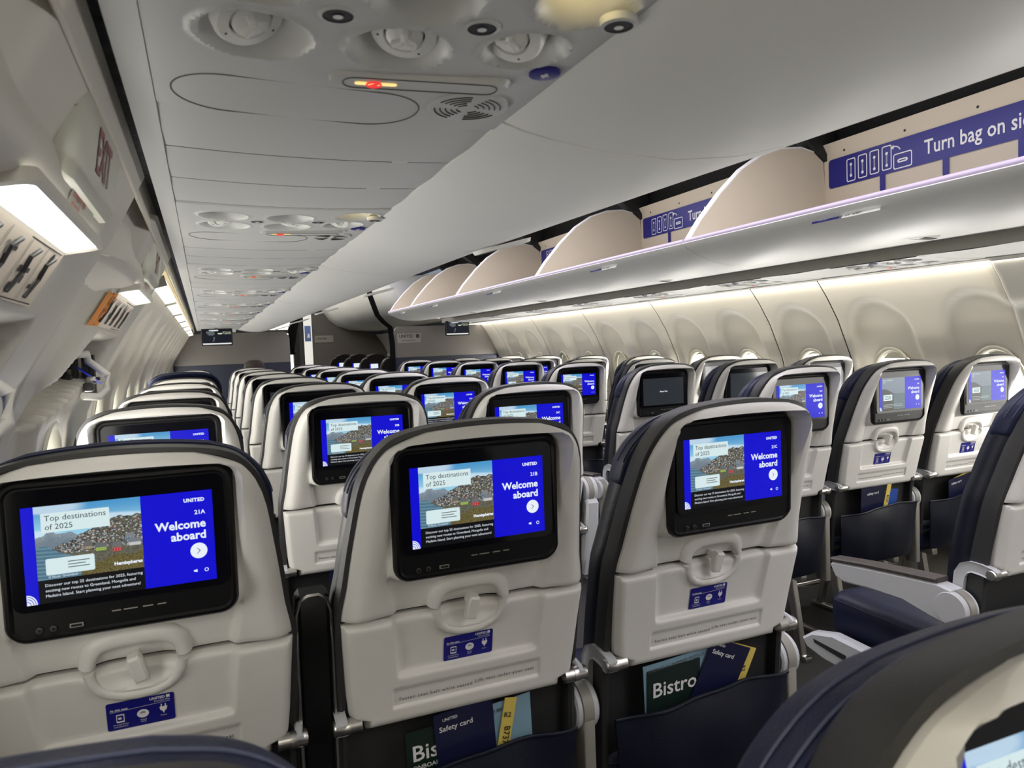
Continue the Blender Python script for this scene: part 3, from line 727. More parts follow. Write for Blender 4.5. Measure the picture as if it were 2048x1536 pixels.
def psu(side, oy, label, group, lit=None):
    t = thing('passenger_service_unit', (0, oy, 0), label, 'service unit', group)
    if side > 0: t.scale = (-1, 1, 1)
    link('service_panel', PSUM['panel'], t)
    for i, (x, y, r) in enumerate(CUPS):
        o = link('air_nozzle', PSUM['gasper'], t, (x+(-.004, .006, -.012)[i], y+.002, 1.512)); o.rotation_euler = (math.radians((-26, -14, -8)[i]), math.radians((-12, 16, 34)[i]), .3)
    for i, (x, y, r) in enumerate(LITS):
        o = link('reading_light', PSUM['lon' if lit == i else 'loff'], t, (x, y, 1.524)); o.rotation_euler = (math.radians(8), 0, 0)
        if lit == i: o['label'] = 'reading light glowing warm yellow'
    for x, y in ((-1.270, -.462), (-1.156, -.474), (-1.050, -.512)): link('light_button', PSUM['btn'], t, (x, y, 1.496))
    s = link('no_smoking_sign', PSUM['sign'], t, (-1.170, -.343, 0)); s.rotation_euler = (0, 0, math.radians(-7)); link('lit_symbol', PSUM['cig'], s); link('prohibition_ring', PSUM['ban'], s)
    o = link('mask_door', PSUM['door'], t, (-1.272, -.250, 0)); o = link('speaker_grille', PSUM['grille'], t, (-1.101, -.281, 0)); link('call_button', PSUM['call'], t, (-1.060, -.391, 0))
    return t
def blanks(side, spans, which):
    for k, (a, c) in enumerate(spans):
        me = psu_panel(a+.0015, c-.0015, [])
        o = link('trim_%d' % which, me); o['kind'] = 'structure'
        if side > 0: o.scale = (-1, 1, 1)
offL = [0, .935, 1.845, 2.63, 3.42, 4.21, 5.0, 5.79]
ordn = ['first', 'second', 'third', 'fourth', 'fifth', 'sixth', 'seventh', 'eighth', 'ninth']
for k, o_ in enumerate(offL):
    psu(-1, o_, '%s overhead service unit from the camera on the exit-sign side%s' % (ordn[k], ', big round air nozzles' if k == 0 else ''), 'service units over the near seat block', 2 if k < 2 else None)
spans = [(-2.6, -1.6), (-1.6, -.600)]
for k, o_ in enumerate(offL):
    a = o_-.193; c = (offL[k+1]-.600) if k < len(offL)-1 else YL
    n = max(1, round((c-a)/.2)); spans += [(a+(c-a)*i/n, a+(c-a)*(i+1)/n) for i in range(n)]
blanks(-1, spans, 7)
offR = [.62+.05, 1.46, 2.27, 3.08, 3.90, 4.72, 5.55, -.25]
for k, o_ in enumerate(sorted(offR)):
    psu(1, o_, '%s overhead service unit from the camera on the far window side' % ordn[k], 'service units over the far seat block', 1 if k in (3, 5) else None)
spans = [(-2.6, -.85)]; so = sorted(offR)
for k, o_ in enumerate(so):
    a = o_-.193; c = (so[k+1]-.600) if k < len(so)-1 else YR
    if c-a > .02:
        n = max(1, round((c-a)/.3)); spans += [(a+(c-a)*i/n, a+(c-a)*(i+1)/n) for i in range(n)]
blanks(1, spans, 8)

# ------------------------------------------------------------------ overhead bins
LIPX = [(-2, -.24), (-.37, -.318), (0, -.349), (1, -.410), (3, -.434), (7.2, -.46)]
PL = [(-1.0365, 1.500), (-1.01, 1.492), (-.97, 1.484), (-.9, 1.475), (-.8, 1.471), (-.7, 1.482), (-.6, 1.506), (-.5, 1.545), (-.43, 1.574), (-.375, 1.594), (-.35, 1.602)]
def lbin_mesh(y0, y1):
    b = MB(); n = 24
    def shift(p, y):
        k = ss(-1.037, -.35, p[0]); return (p[0]+k*(lerp_table(LIPX, y)+.349), p[1])
    prof = PL+[(-.340, 1.607), (-.338, 1.613), (-.346, 1.617), (-.38, 1.604), (-.5, 1.565), (-.7, 1.505), (-.9, 1.497), (-1.037, 1.53)]
    b.loft([[(lambda q: (q[0], y, q[1]))(shift(p, y)) for p in prof] for y in [y0+(y1-y0)*j/6 for j in range(7)]], 0)
    return b.mesh('bucket', [M['bin']], 40)
def latch_bin():
    b = MB(); b.loft([[(x, y, z) for x, y in rrect(.16*k, .055*k, .027*k, 8)[::-1]] for k, z in ((1.05, .006), (1, -.003), (.93, -.004), (.88, .004))], 0)
    b.box((.02, 0, -.001), (.07, .022, .008), 0, None, .003); b.box((-.042, .002, -.0035), (.045, .022, .003), 1, None, .001); return b.mesh('bin_latch', [M['bin'], M['seam']], 40)
LB = latch_bin()
ledge = [-2.6, -1.71, -.226, 1.26, 2.75, 4.23, 5.71, 7.18]
for k, (a, c) in enumerate(zip(ledge, ledge[1:])):
    t = thing('overhead_bin', (0, 0, 0), ['near-side overhead bin behind the big air nozzles, seen from below', 'wide near-side bin underside nearest the camera', 'near-side bin with an oval latch beside the open bag signs', 'third near-side bin ahead, bluish sheen on its belly', 'fourth near-side bin ahead of the camera', 'fifth near-side bin ahead of the camera', 'last near-side bin beside the forward bulkhead'][k], 'overhead bin', 'near-side overhead bins')
    link('bucket', lbin_mesh(a+.003, c-.003), t)
    if k > 1:
        o = link('bin_latch', LB, t, (-.64, a+.98, 1.493)); o.rotation_euler = (0, math.radians(-14), 0)
PRp = [(1.040, 1.545), (.94, 1.543), (.8, 1.530), (.68, 1.5205), (.58, 1.520), (.5, 1.534), (.43, 1.558), (.385, 1.580), (.366, 1.592), (.358, 1.602), (.360, 1.611), (.370, 1.616), (.384, 1.612)]
PRi = [(.45, 1.585), (.58, 1.552), (.8, 1.560), (1.0, 1.575), (1.06, 1.60), (1.075, 1.60), (1.06, 1.56)]
DIV = [(.366, 1.600), (.436, 1.695), (.536, 1.805), (.637, 1.898), (.74, 1.961), (.845, 1.996), (.951, 2.006), (1.02, 1.992), (1.070, 1.955), (1.085, 1.80), (1.09, 1.56), (.8, 1.545), (.6, 1.53), (.45, 1.565)]
def sign_mesh():
    """blue loading sign on the bin's back wall; x runs aft->toward camera is handled by T"""
    T = Matrix(((0, 1, 0, 1.0745), (-1, 0, 0, 0), (0, 0, 1, 0), (0, 0, 0, 1)))   # local x -> -y, local -y -> -x
    b = MB(); L = 1.25
    pl = lambda q, m, lay=0: b.plate(q, -.0003*lay, m, T)
    pl(rrect(L, .118, .014, 5, L/2+.02, 1.904), 0)
    for k in range(4): pl([(.2825+k*.262-.012, 1.785), (.2825+k*.262+.012, 1.785), (.2825+k*.262+.012, 1.85), (.2825+k*.262-.012, 1.85)], 0, 1)
    def frame(cx, cz, wd, h):
        o = rrect(wd, h, .008, 4, cx, cz); i = rrect(wd-.008, h-.008, .005, 4, cx, cz); n = len(o)
        b.add([(x, -.0008, z) for x, z in o+i], [(k, (k+1) % n, n+(k+1) % n, n+k) for k in range(n)], 1, T)
    for k in range(4):
        cx = .135+k*.056; frame(cx, 1.9+.002*k, .044, .092); pl(rrect(.007, .045, .003, 3, cx, 1.9+.002*k), 2, 3)
        for dz in (-.022, .022): pl(ell(.006, .006, 12, cx, 1.9+dz), 1, 4)
    frame(.372, 1.882, .080, .058); pl(rrect(.044, .014, .007, 4, .372, 1.882), 1, 3); pl(rrect(.030, .004, .002, 3, .372, 1.882), 0, 5)
    arc = [(.335+.028*math.cos(math.radians(a)), 1.918+.022*math.sin(math.radians(a))) for a in range(15, 110, 12)]
    b.tube([T @ Vector((x, -.001, z)) for x, z in arc], .0025, 5, 1); pl([(.322, 1.936), (.334, 1.948), (.334, 1.930)], 1, 4)
    b.text('Turn bag on side', .074, .462, 1.878, -.001, 1, 'LEFT', .0009, T, 1, .80)
    return b.mesh('loading_sign', [M['stk2'], M['white'], M['signgrey']], 0)
M['stk2'] = mat('sign_blue', (.008, .008, .19), .35, vary=.05); M['signgrey'] = mat('sign_grey', (.30, .30, .42), .5, vary=0)
SIGN = sign_mesh()
def rbin(y0, y1, label, row):
    t = thing('overhead_bin', (0, y0, 0), label, 'overhead bin', 'far-side open overhead bins'); L = y1-y0
    b = MB(); b.prism(PRp+PRi, 'y', .002, L-.002); link('bucket', b.mesh('bucket', [M['bin']], 40), t)
    b = MB(); b.tube([(.371, .003, 1.6085), (.371, L-.003, 1.6085)], .0135, 12, 0, None, False, (.0135, .0135)); link('lip', b.mesh('lip', [M['lip']], 50), t)
    b = MB(); b.prism([(1.066, 1.575), (1.078, 1.80), (1.076, 1.985), (1.055, 2.018), (1.070, 2.022), (1.095, 1.99), (1.098, 1.80), (1.085, 1.575)], 'y', .004, L-.004)
    for k in range(int(L/.28)):
        q = Matrix.Translation((1.0752, L-.12-.28*k, 1.978)) @ Matrix.Rotation(math.radians(-90), 4, 'Y'); b.lathe([(.005, 0), (.004, .0015), (.0005, .0018)], 10, 1, q, False)
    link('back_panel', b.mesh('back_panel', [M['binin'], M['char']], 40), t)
    s = L > 1.2 and link('loading_sign', SIGN, t, (-.001, L-.02, -.010))
    for y in (.004, L-.016):
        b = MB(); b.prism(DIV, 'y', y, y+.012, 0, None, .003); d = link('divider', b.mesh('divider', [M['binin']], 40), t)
        b = MB(); b.tube([(x, y+.006, z) for x, z in DIV[:8]], .006, 8, 0, None, False); link('edge_trim', b.mesh('edge_trim', [M['bin']], 60), d)
    o = link('bin_latch', LB, t, (.685, L*.47, 1.523)); o.rotation_euler = (0, math.radians(-2), math.pi)
    T = Matrix(((0, 1, 0, .372), (-1, 0, 0, 0), (0, 0, 1, 0), (0, 0, 0, 1)))
    Tq = Matrix.Translation((.388, 0, 1.5755)) @ Matrix.Rotation(math.radians(44), 4, 'Y') @ Matrix(((0, 1, 0, 0), (-1, 0, 0, 0), (0, 0, 1, 0), (0, 0, 0, 1)))
    b = MB(); p0 = -(L*.52)
    b.plate([(p0-.05, -.010), (p0+.055, -.010), (p0+.045, .010), (p0-.06, .010)], -.006, 0, Tq); b.text('UNITED', .010, p0-.03, -.003, -.0066, 1, 'LEFT', .0003, Tq)
    link('name_tag', b.mesh('name_tag', [M['stk'], M['white']], 0), t)
    b = MB(); b.plate([(p0+.065, -.012), (p0+.20, -.012), (p0+.19, .012), (p0+.06, .012)], -.006, 0, Tq); b.text('%d  DEF' % row, .017, p0+.075, -.006, -.0066, 1, 'LEFT', .0003, Tq)
    link('row_tag', b.mesh('row_tag', [M['bin'], M['ink']], 0), t)
redge = [-2.6, -1.52, -.09, 1.337, 2.745, 4.175, 5.48, 6.30]
rl = ['far open bin behind the frame edge', 'far open bin whose sign runs off the photo edge', 'nearest open bin across the aisle, full Turn bag sign showing', 'second open bin across the aisle, sign partly hidden by divider', 'third open bin across the aisle, sliver of blue sign showing', 'fourth open bin across the aisle, sign fully hidden', 'last open bin across the aisle beside the black curtain']
for k, (a, c) in enumerate(zip(redge, redge[1:])):
    if k: rbin(a, c, rl[k], 23-k)
b = MB(); b.grid(lambda i, j: [(1.099, 1.56), (1.11, 1.9), (1.13, 2.0), (1.12, 2.12), (1.0, 2.25), (.7, 2.33), (.5, 2.33)][i]+() if False else (lambda p: (p[0], (Y0, 6.5)[j], p[1]))([(1.105, 1.56), (1.115, 1.9), (1.15, 2.0), (1.14, 2.12), (1.0, 2.25), (.72, 2.32), (.62, 2.17)][i]), 7, 2)
b.grid(lambda i, j: (lambda p: (-p[0], (Y0, 7.2)[j], p[1]))([(1.09, 1.53), (1.115, 1.9), (1.15, 2.0), (1.14, 2.12), (1.0, 2.25), (.72, 2.32), (.62, 2.17)][i]), 7, 2)
for y in redge[2:]:
    b.prism([(1.11, 1.93), (1.13, 2.22), (.95, 2.28), (.70, 2.28), (.86, 2.10), (.97, 2.03)], 'y', y-.03, y+.03)
struct('ceiling_bin_housing', b.mesh('ceiling_bin_housing', [M['void']], 40))

# ------------------------------------------------------------------ exit-hatch fittings on the near wall
def wl(y, z, off=.004):
    return (-(lerp_table(WT_L, z)+hatch_extra(y, z)-off), y, z)
for k, h in enumerate(HY):
    n2 = ('nearest', 'second')[k]
    # header block that carries the lamp and the sign
    prof = [(-1.565, 1.362), (-1.503, 1.380), (-1.4975, 1.385), (-1.494, 1.392), (-1.489, 1.404), (-1.488, 1.412), (-1.495, 1.45), (-1.492, 1.50), (-1.480, 1.53), (-1.565, 1.54)]
    b = MB(); ya, yb_ = h-.50, h+.185
    R = []
    for y, s in ((ya-.14, .05), (ya-.06, .02), (ya, .006), (ya+.06, 0), (yb_-.05, 0), (yb_-.018, .006), (yb_, .026)): R.append([(max(x-s, -1.564) if x > -1.56 else x, y, z+(s*.5 if z < 1.40 else 0)) for x, z in prof])
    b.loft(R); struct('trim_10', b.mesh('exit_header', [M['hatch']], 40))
    t = thing('exit_light', (-1.53, h-.09, 1.372), 'glowing %s lamp under the %s EXIT sign' % (('large cut-off', 'smaller whole')[k], n2), 'lamp', 'lamps under the exit signs')
    T = Matrix.Translation((0, 0, 0)) @ Matrix.Rotation(math.radians(-10), 4, 'Y')
    b = MB(); b.loft([[(x, y, z) for x, y in rrect(w_, l_, .012, 4)[::-1]] for w_, l_, z in ((.086, .40, .006), (.084, .40, -.005), (.074, .382, -.006), (.070, .378, -.002))], 0, T, False); link('lamp_housing', b.mesh('lamp_housing', [M['hatch']], 40), t)
    b = MB(); b.add([(x, y, -.003) for x, y in rrect(.072, .38, .012, 4)], [tuple(range(20))[::-1]], 0, T); link('lamp_lens', b.mesh('lamp_lens', [M['lamp']], 0), t)
    # EXIT sign box
    t = thing('exit_sign', (0, h, 0), ('big beige EXIT sign box nearest the camera, red letters', 'small beige EXIT sign box further forward by the second lamp')[k], 'exit sign', 'exit signs')
    fx = lambda z: -1.4705+(z-1.428)*.160
    sp = [(-1.502, 1.402), (-1.482, 1.404), (-1.4762, 1.410), (fx(1.416), 1.416), (fx(1.488), 1.488), (-1.4665, 1.505), (-1.502, 1.512)]
    b = MB(); R = []
    for y, s, dz in ((-.190, .016, .012), (-.183, .008, .005), (-.170, .003, .001), (-.155, 0, 0), (.085, 0, 0), (.097, .004, .002), (.104, .012, .008)): R.append([(x-s if x > -1.49 else x, y, z+dz*(1 if z < 1.45 else -1)) for x, z in sp])
    b.loft(R); link('sign_box', b.mesh('sign_box', [M['exitface']], 30), t)
    b = MB(); b.box((-1.500, -.045, 1.455), (.010, .310, .118), 0, None, .004); link('gasket', b.mesh('gasket', [M['seam']], 40), t)  # dark slab drawing the shaded gap round the sign box
    b = MB(); T = Matrix.Translation((fx(1.428)+.0006, -.094, 1.428)) @ Matrix.Rotation(math.atan(.160), 4, 'Y') @ Matrix(((0, -1, 0, 0), (1, 0, 0, 0), (0, 0, 1, 0), (0, 0, 0, 1)))
    b.text('EXIT', .063, 0, 0, -.0003, 0, 'LEFT', .0014, T, 1.02, .80); link('exit_lettering', b.mesh('exit_lettering', [M['exitink']], 0), t)
    b = MB(); T = Matrix.Translation((-1.4785, -.181, 1.468)) @ Matrix.Rotation(math.radians(55), 4, 'Y') @ Matrix.Rotation(math.radians(40), 4, 'X'); b.lathe([(.0075, -.003), (.0075, .003), (.004, .0045), (.0004, .004)], 16, 0, T); link('screw', b.mesh('screw', [M['rail']], 40), t)
    # small red-print sticker under the sign
    b = MB(); T = Matrix.Translation((-1.4912, h-.115, 1.3985)) @ Matrix.Rotation(math.atan2(.005, .012), 4, 'Y') @ Matrix(((0, -1, 0, 0), (1, 0, 0, 0), (0, 0, 1, 0), (0, 0, 0, 1)))
    b.plate(rrect(.145, .019, .003, 3, .07, 0), -.0012, 0, T); b.text('Emergency light', .0098, .006, .0008, -.0018, 1, 'LEFT', .0002, T, 1, 1.25); b.text('unit use only', .0075, .01, -.0072, -.0018, 1, 'LEFT', .0001, T, 1, 1.3)
    tag(link('exit_sticker', b.mesh('exit_sticker', [M['exitface'], M['redink']], 0)), 'small pale sticker with red print under the %s EXIT sign' % n2, 'sticker', 'red-print stickers')
    # instruction placard
    t = thing('instruction_placard', (0, 0, 0), ('large cropped placard of black exit drawings at the photo edge', 'small placard with an orange band above the second hatch recess')[k], 'placard', 'exit placards')
    y0, y1 = h-.34, h+.085; za, zb = 1.302, 1.364
    q = lambda u, v, off=.004: wl(y0+(y1-y0)*u, za+(zb-za)*v, off)
    b = MB(); b.grid(lambda i, j: q(i/8, j/6), 9, 7, 0, flip=False); link('placard_sheet', b.mesh('placard_sheet', [M['cream']], 60), t)
    b = MB(); box_ = lambda u0, v0, u1, v1, m: b.grid(lambda i, j: q(u0+(u1-u0)*i, v0+(v1-v0)*j/3, .0055), 2, 4, m)
    box_(.03, .03, .97, .05, 0); box_(.03, .95, .97, .97, 0)
    for u in (.22, .42, .62, .80): box_(u, .06, u+.006, .94, 3)
    rr = random.Random(4+k)
    for u in (.08, .28, .47, .67, .86):
        for _ in range(6):
            uu = u+rr.uniform(-.03, .06); vv = rr.uniform(.1, .75); box_(uu, vv, uu+rr.uniform(.015, .04), vv+rr.uniform(.05, .18), rr.choice((0, 0, 3, 2)))
        b.tube([q(u, .12, .006), q(u+.03, .45, .006), q(u+.015, .7, .006), q(u+.06, .85, .006)], .0025, 5, 0)
    if k: b.grid(lambda i, j: q(.0+.11*i, j/3, .0065), 2, 4, 1)
    link('placard_print', b.mesh('placard_print', [M['char'], M['orange'], M['pink'], M['rail']], 0), t)
    # recessed assist handle
    t = thing('hatch_handle', (0, h, 0), ('half-seen handle recess of the nearest hatch at the photo edge', 'hatch handle with silver linkage and blue tag in its recess')[k], 'handle', 'hatch handles')
    P = lambda y, z, off: (lambda p: (p[0], p[1]-h, p[2]))(wl(h+y, z, off))
    b = MB(); b.tube([P(.02, 1.25, .01), P(.05, 1.252, .045), P(.09, 1.235, .052), P(.10, 1.20, .052), P(.09, 1.165, .048), P(.05, 1.15, .04), P(.02, 1.155, .01)], .009, 8); link('grip', b.mesh('grip', [M['shell']], 50), t)
    b = MB(); rr = random.Random(9)
    for _ in range(9):
        y, z = rr.uniform(.03, .12), rr.uniform(1.15, 1.255); p = P(y, z, .012); b.box(p, (.02, rr.uniform(.012, .03), rr.uniform(.008, .02)), rr.choice((0, 0, 1)), None, .003)
    for k2 in range(6): b.box(P(.03+.018*k2, 1.20, .004), (.012, .022, .10), 1)
    link('linkage', b.mesh('linkage', [M['metal'], M['char']], 40), t)
    b = MB(); b.add([P(.06, 1.18, .03), P(.09, 1.18, .034), P(.095, 1.225, .034), P(.07, 1.225, .03)], [(0, 1, 2, 3)], 0); link('blue_tag', b.mesh('blue_tag', [mat('bright_blue_patch', (.03, .05, .75), .4)], 0), t)  # flat blue patch in front of the linkage
# sidewall lamps forward of the hatches
for k in range(7):
    a = 1.36+.82*k; c = a+.79
    t = thing('sidewall_lamp', (-1.50, (a+c)/2, 1.448), ('first sidewall lamp past the second EXIT sign',)[0] if k == 0 else '%s glowing sidewall lamp past the exit signs' % ordn[k], 'lamp', 'glowing sidewall lamps')
    b = MB(); T = Matrix.Rotation(math.radians(-14), 4, 'Y'); b.add([(-.028, -(c-a)/2, 0), (.030, -(c-a)/2, 0), (.030, (c-a)/2, 0), (-.028, (c-a)/2, 0)], [(0, 3, 2, 1)], 0, T); link('lamp_lens', b.mesh('lamp_lens', [M['wash']], 0), t)
    b = MB(); b.box((0, -(c-a)/2-.012, .008), (.062, .02, .03), 0, T); b.box((0, 0, .014), (.06, c-a, .012), 0, T); link('lamp_housing', b.mesh('lamp_housing', [M['rail']], 0), t)

# ------------------------------------------------------------------ bulkheads, curtains, forward cabin
def bulkhead(name, X0, X1, Y, ztop, corner, label, logo):
    t = thing(name, ((X0+X1)/2, Y, 0), label, 'partition', 'class-divider partitions'); W = abs(X1-X0)/2
    sgn = 1 if X1 > X0 else -1      # X0 is the aisle edge
    xs = lambda u: (-W+2*W*u) if sgn > 0 else (W-2*W*u)
    top = [(xs(0), 1.142), (xs(0), ztop-corner)]+[(xs(0)+sgn*corner*(1-math.cos(math.radians(a))), ztop-corner+corner*math.sin(math.radians(a))) for a in range(15, 91, 15)]+[(xs(1), ztop), (xs(1), 1.142)]
    b = MB(); b.prism(top, 'y', 0, .03, 0, None, .002); link('upper_panel', b.mesh('upper_panel', [M['bhead']], 40), t)
    b = MB(); b.box((0, .015, .571), (2*W, .034, 1.142)); link('lower_panel', b.mesh('lower_panel', [M['bnavy']], 0), t)
    if logo:
        b = MB(); x = xs(0)+.03; b.plate([(x, 1.30), (x+.26, 1.30), (x+.26, 1.40), (x, 1.40)], -.001, 0); b.text('UNITED', .045, x+.02, 1.355, -.002, 1, 'LEFT', .001); b.plate([(x+.205, 1.35), (x+.245, 1.35), (x+.245, 1.39), (x+.205, 1.39)], -.002, 1); b.text('Economy Plus', .026, x+.05, 1.318, -.002, 1)
        link('logo_plate', b.mesh('logo_plate', [M['rail'], M['char']], 0), t)
bulkhead('bulkhead_partition', -.52, -1.68, YL, 1.47, .08, 'beige bulkhead with navy base behind the near-side screen', False)
bulkhead('bulkhead_partition', .50, 1.72, YR, 1.475, .06, 'beige bulkhead with grey logo plate across the aisle', True)
b = MB(); path = [(.26, 1.95), (.27, 1.81), (.34, 1.60), (.40, 1.53), (.47, 1.47), (.485, 1.3), (.485, .05)]
for i in range(3): b.tube([(x-.012*i, YR-.02+.02*i, z) for x, z in path], .02, 8, 0, None, False, (.02, .012))
t = link('curtain', b.mesh('curtain', [M['fabric']], 60)); tag(t, 'narrow black curtain edge hugging the far-side bins and bulkhead', 'curtain')
b = MB()
for i in range(4): b.tube([(-.45+.025*i, YL+.1, 1.85), (-.46+.02*i, YL+.1, 1.62), (-.50+.02*i, YL+.1, 1.5), (-.50+.012*i, YL+.1, 1.36), (-.51+.01*i, YL+.1, 1.28), (-.50+.01*i, YL+.1, 1.22)], .02, 8)
t = link('curtain', b.mesh('curtain', [M['fabric']], 60)); tag(t, 'black curtain tied back at the near bulkhead edge by the doorway', 'curtain')
def tv(x, y, z, label):
    t = thing('television', (x, y, z), label, 'television', 'overhead televisions')
    b = MB(); b.loft([[(a, yy, c) for a, c in rrect(w_, h_, .008, 4)[::-1]] for w_, h_, yy in ((.262, .152, .03), (.266, .156, .004), (.262, .152, 0), (.246, .136, 0), (.244, .134, .003))], 0, None, False); link('television_frame', b.mesh('television_frame', [M['blk']], 35), t)
    b = MB(); n = len(b.v); cols = {}; nx, ny = 40, 22; rr = random.Random(2)
    for j in range(ny+1):
        for i in range(nx+1): b.v.append((-.122+.244*i/nx, .002, -.067+.134*j/ny))
    for j in range(ny):
        for i in range(nx):
            u, v = (i+.5)/nx, (j+.5)/ny; c = (.004, .006, .014)
            if v < .11: c = (.8, .8, .8)
            elif math.hypot((u-.28)/.13, (v-.78)/.14) < 1+.3*rr.random(): c = (.10, .12, .13)
            elif .22 < u < .55 and v > .9: c = (.75, .75, .75)
            elif math.hypot((u-.62)/.09, (v-.74)/.05) < 1: c = (.6, .62, .45)
            elif u > .68 and .7 < v < .88 and rr.random() > .4: c = (.3, .33, .25)
            elif abs(u-.38-.15*(v-.3)) < .02 and .2 < v < .5: c = (.12, .13, .15)
            q = n+j*(nx+1)+i; cols[len(b.f)] = c; b.f.append([q, q+1, q+nx+2, q+nx+1]); b.m.append(0)
    link('television_screen', b.mesh('television_screen', [M['pic']], 0, cols), t)
    b = MB(); b.box((0, .02, .085), (.03, .02, .04), 0, None, .003); link('bracket', b.mesh('bracket', [M['bin']], 40), t)
    b = MB(); b.box((.15, .015, .055), (.03, .02, .03), 0, None, .004); link('latch_block', b.mesh('latch_block', [M['bin']], 40), t)
tv(-1.262, 6.2, 1.408, 'black television showing a map below the near-side service units')
tv(1.135, 6.42, 1.435, 'black television showing a map below the far-side bins')
# forward cabin
b = MB(); pr = [(.50, 2.02), (.56, 1.92), (.66, 1.78), (.80, 1.67), (1.02, 1.60), (1.30, 1.575), (1.50, 1.565), (1.50, 2.1)]
for k in range(4):
    a = 6.95+1.26*k; bb = MB(); bb.prism(pr, 'y', a+.004, a+1.256); t = tag(link('overhead_bin', bb.mesh('overhead_bin', [M['bin']], 30)), '%s closed cream bin beyond the black curtain' % ordn[k], 'overhead bin', 'closed bins of the forward cabin')
b = MB(); b.box((1.02, 12.02, .95), (1.30, .04, 1.9)); t = link('cabin_divider', b.mesh('cabin_divider', [M['fcwall']], 0)); tag(t, 'dark taupe divider wall far beyond the curtain', 'partition')
b = MB(); b.plate([(.40, 1.40), (.72, 1.40), (.72, 1.52), (.40, 1.52)], 11.99, 0); b.text('UNITED', .05, .43, 1.45, 11.985, 1); tag(link('wall_plaque', b.mesh('wall_plaque', [M['rail'], M['char']], 0)), 'faint grey plaque on the far taupe divider wall', 'plaque')
b = MB(); b.box((.24, 11.6, 1.05), (.13, .05, 1.9), 0, None, .01); t = thing('galley_divider', (0, 0, 0), 'bright white galley panel with a blue poster at the aisle end', 'panel'); link('panel_board', b.mesh('panel_board', [glow('glowing_panel', (.95, .93, .84), .85)], 30), t)  # board glows: the galley light on it is put into the material
b = MB(); b.plate([(.185, 1.42), (.285, 1.42), (.285, 1.68), (.185, 1.68)], 11.572, 0); b.plate([(.22, 1.48), (.27, 1.48), (.26, 1.55), (.235, 1.55)], 11.570, 1); link('poster', b.mesh('poster', [M['poster'], M['white']], 0), t)
b = MB(); b.plate([(-.16, .4), (.05, .4), (.05, 1.58), (-.16, 1.58)], 12.2, 0); o = struct('door_1', b.mesh('door', [glow('doorway_daylight', (1, .98, .93), 1.6)], 0))
b = MB(); b.box((.10, 12.1, 1.1), (.10, .08, 2.2)); struct('trim_9', b.mesh('door_post', [M['void']], 0))
b = MB(); b.plate([(-.62, 1.56), (-.20, 1.56), (-.20, 1.66), (-.62, 1.66)], 9.4, 0); t = link('galley_lamp', b.mesh('galley_lamp', [M['wash']], 0)); tag(t, 'bright strip lamp above the forward aisle', 'lamp')
# premium seats beyond the curtain
pm = MB(); slab(pm, outline(.03, .3, 1.14, .02), [(.0, .01), (.01, 0), (.09, 0), (.11, .03)]); PS = pm.mesh('seat_back', [M['fcseat']], 50)
pm = MB(); pm.box((0, .36, .22), (.5, .5, .44), 0, None, .03); PB = pm.mesh('seat_base', [M['fcseat']], 50)
pm = MB(); pm.plate(rrect(.2, .125, .006, 3, 0, 1.0), -.012, 0); pm.plate([(-.09, .95), (-.07, .95), (-.07, 1.05), (-.09, 1.05)], -.0125, 1); pm.plate([(-.07, .99), (.03, .99), (.03, 1.05), (-.07, 1.05)], -.0125, 2); PD = pm.mesh('seat_screen', [M['sblk'], M['blue'], M['lite']], 0)
for k, (x, y) in enumerate(((.80, 7.75), (.74, 8.75), (.70, 9.75), (.66, 10.75))):
    t = thing('premium_seat', (x, y, 0), '%s dark premium seat beyond the black curtain' % ordn[k], 'seat', 'dark seats of the forward cabin')
    link('seat_back', PS, t); link('seat_base', PB, t); link('seat_screen', PD, t)

# ------------------------------------------------------------------ seats
SNO = {}
XS = {'A': -1.488, 'B': -1.005, 'C': -.522, 'D': .522, 'E': 1.005, 'F': 1.488}
YLEFT = {22: -.90, 21: 0, 20: .885, 19: 1.65, 18: 2.45, 17: 3.24, 16: 4.04, 15: 4.84, 14: 5.63}
YRIGHT = {21: .0, 20: .91, 19: 1.735, 18: 2.55, 17: 3.36, 16: 4.17, 15: 5.02, 14: 5.85}
RECL = {('B', 21): .004, ('C', 21): -.006}
STATE = {('D', 19): 'wait', ('E', 19): 'off', ('F', 19): 'off', ('E', 20): 'alt', ('F', 20): 'alt', ('E', 17): 'off', ('F', 17): 'off', ('F', 18): 'off', ('B', 14): 'off', ('A', 19): 'off', ('A', 18): 'off', ('A', 17): 'off', ('C', 14): 'off', ('B', 18): 'off'}
RAISE = {('A', 21): .016, ('A', 17): .045, ('E', 20): .004, ('B', 22): .018}
colw = {'A': 'window-side', 'B': 'middle', 'C': 'aisle-side', 'D': 'aisle-side', 'E': 'middle', 'F': 'window-side'}
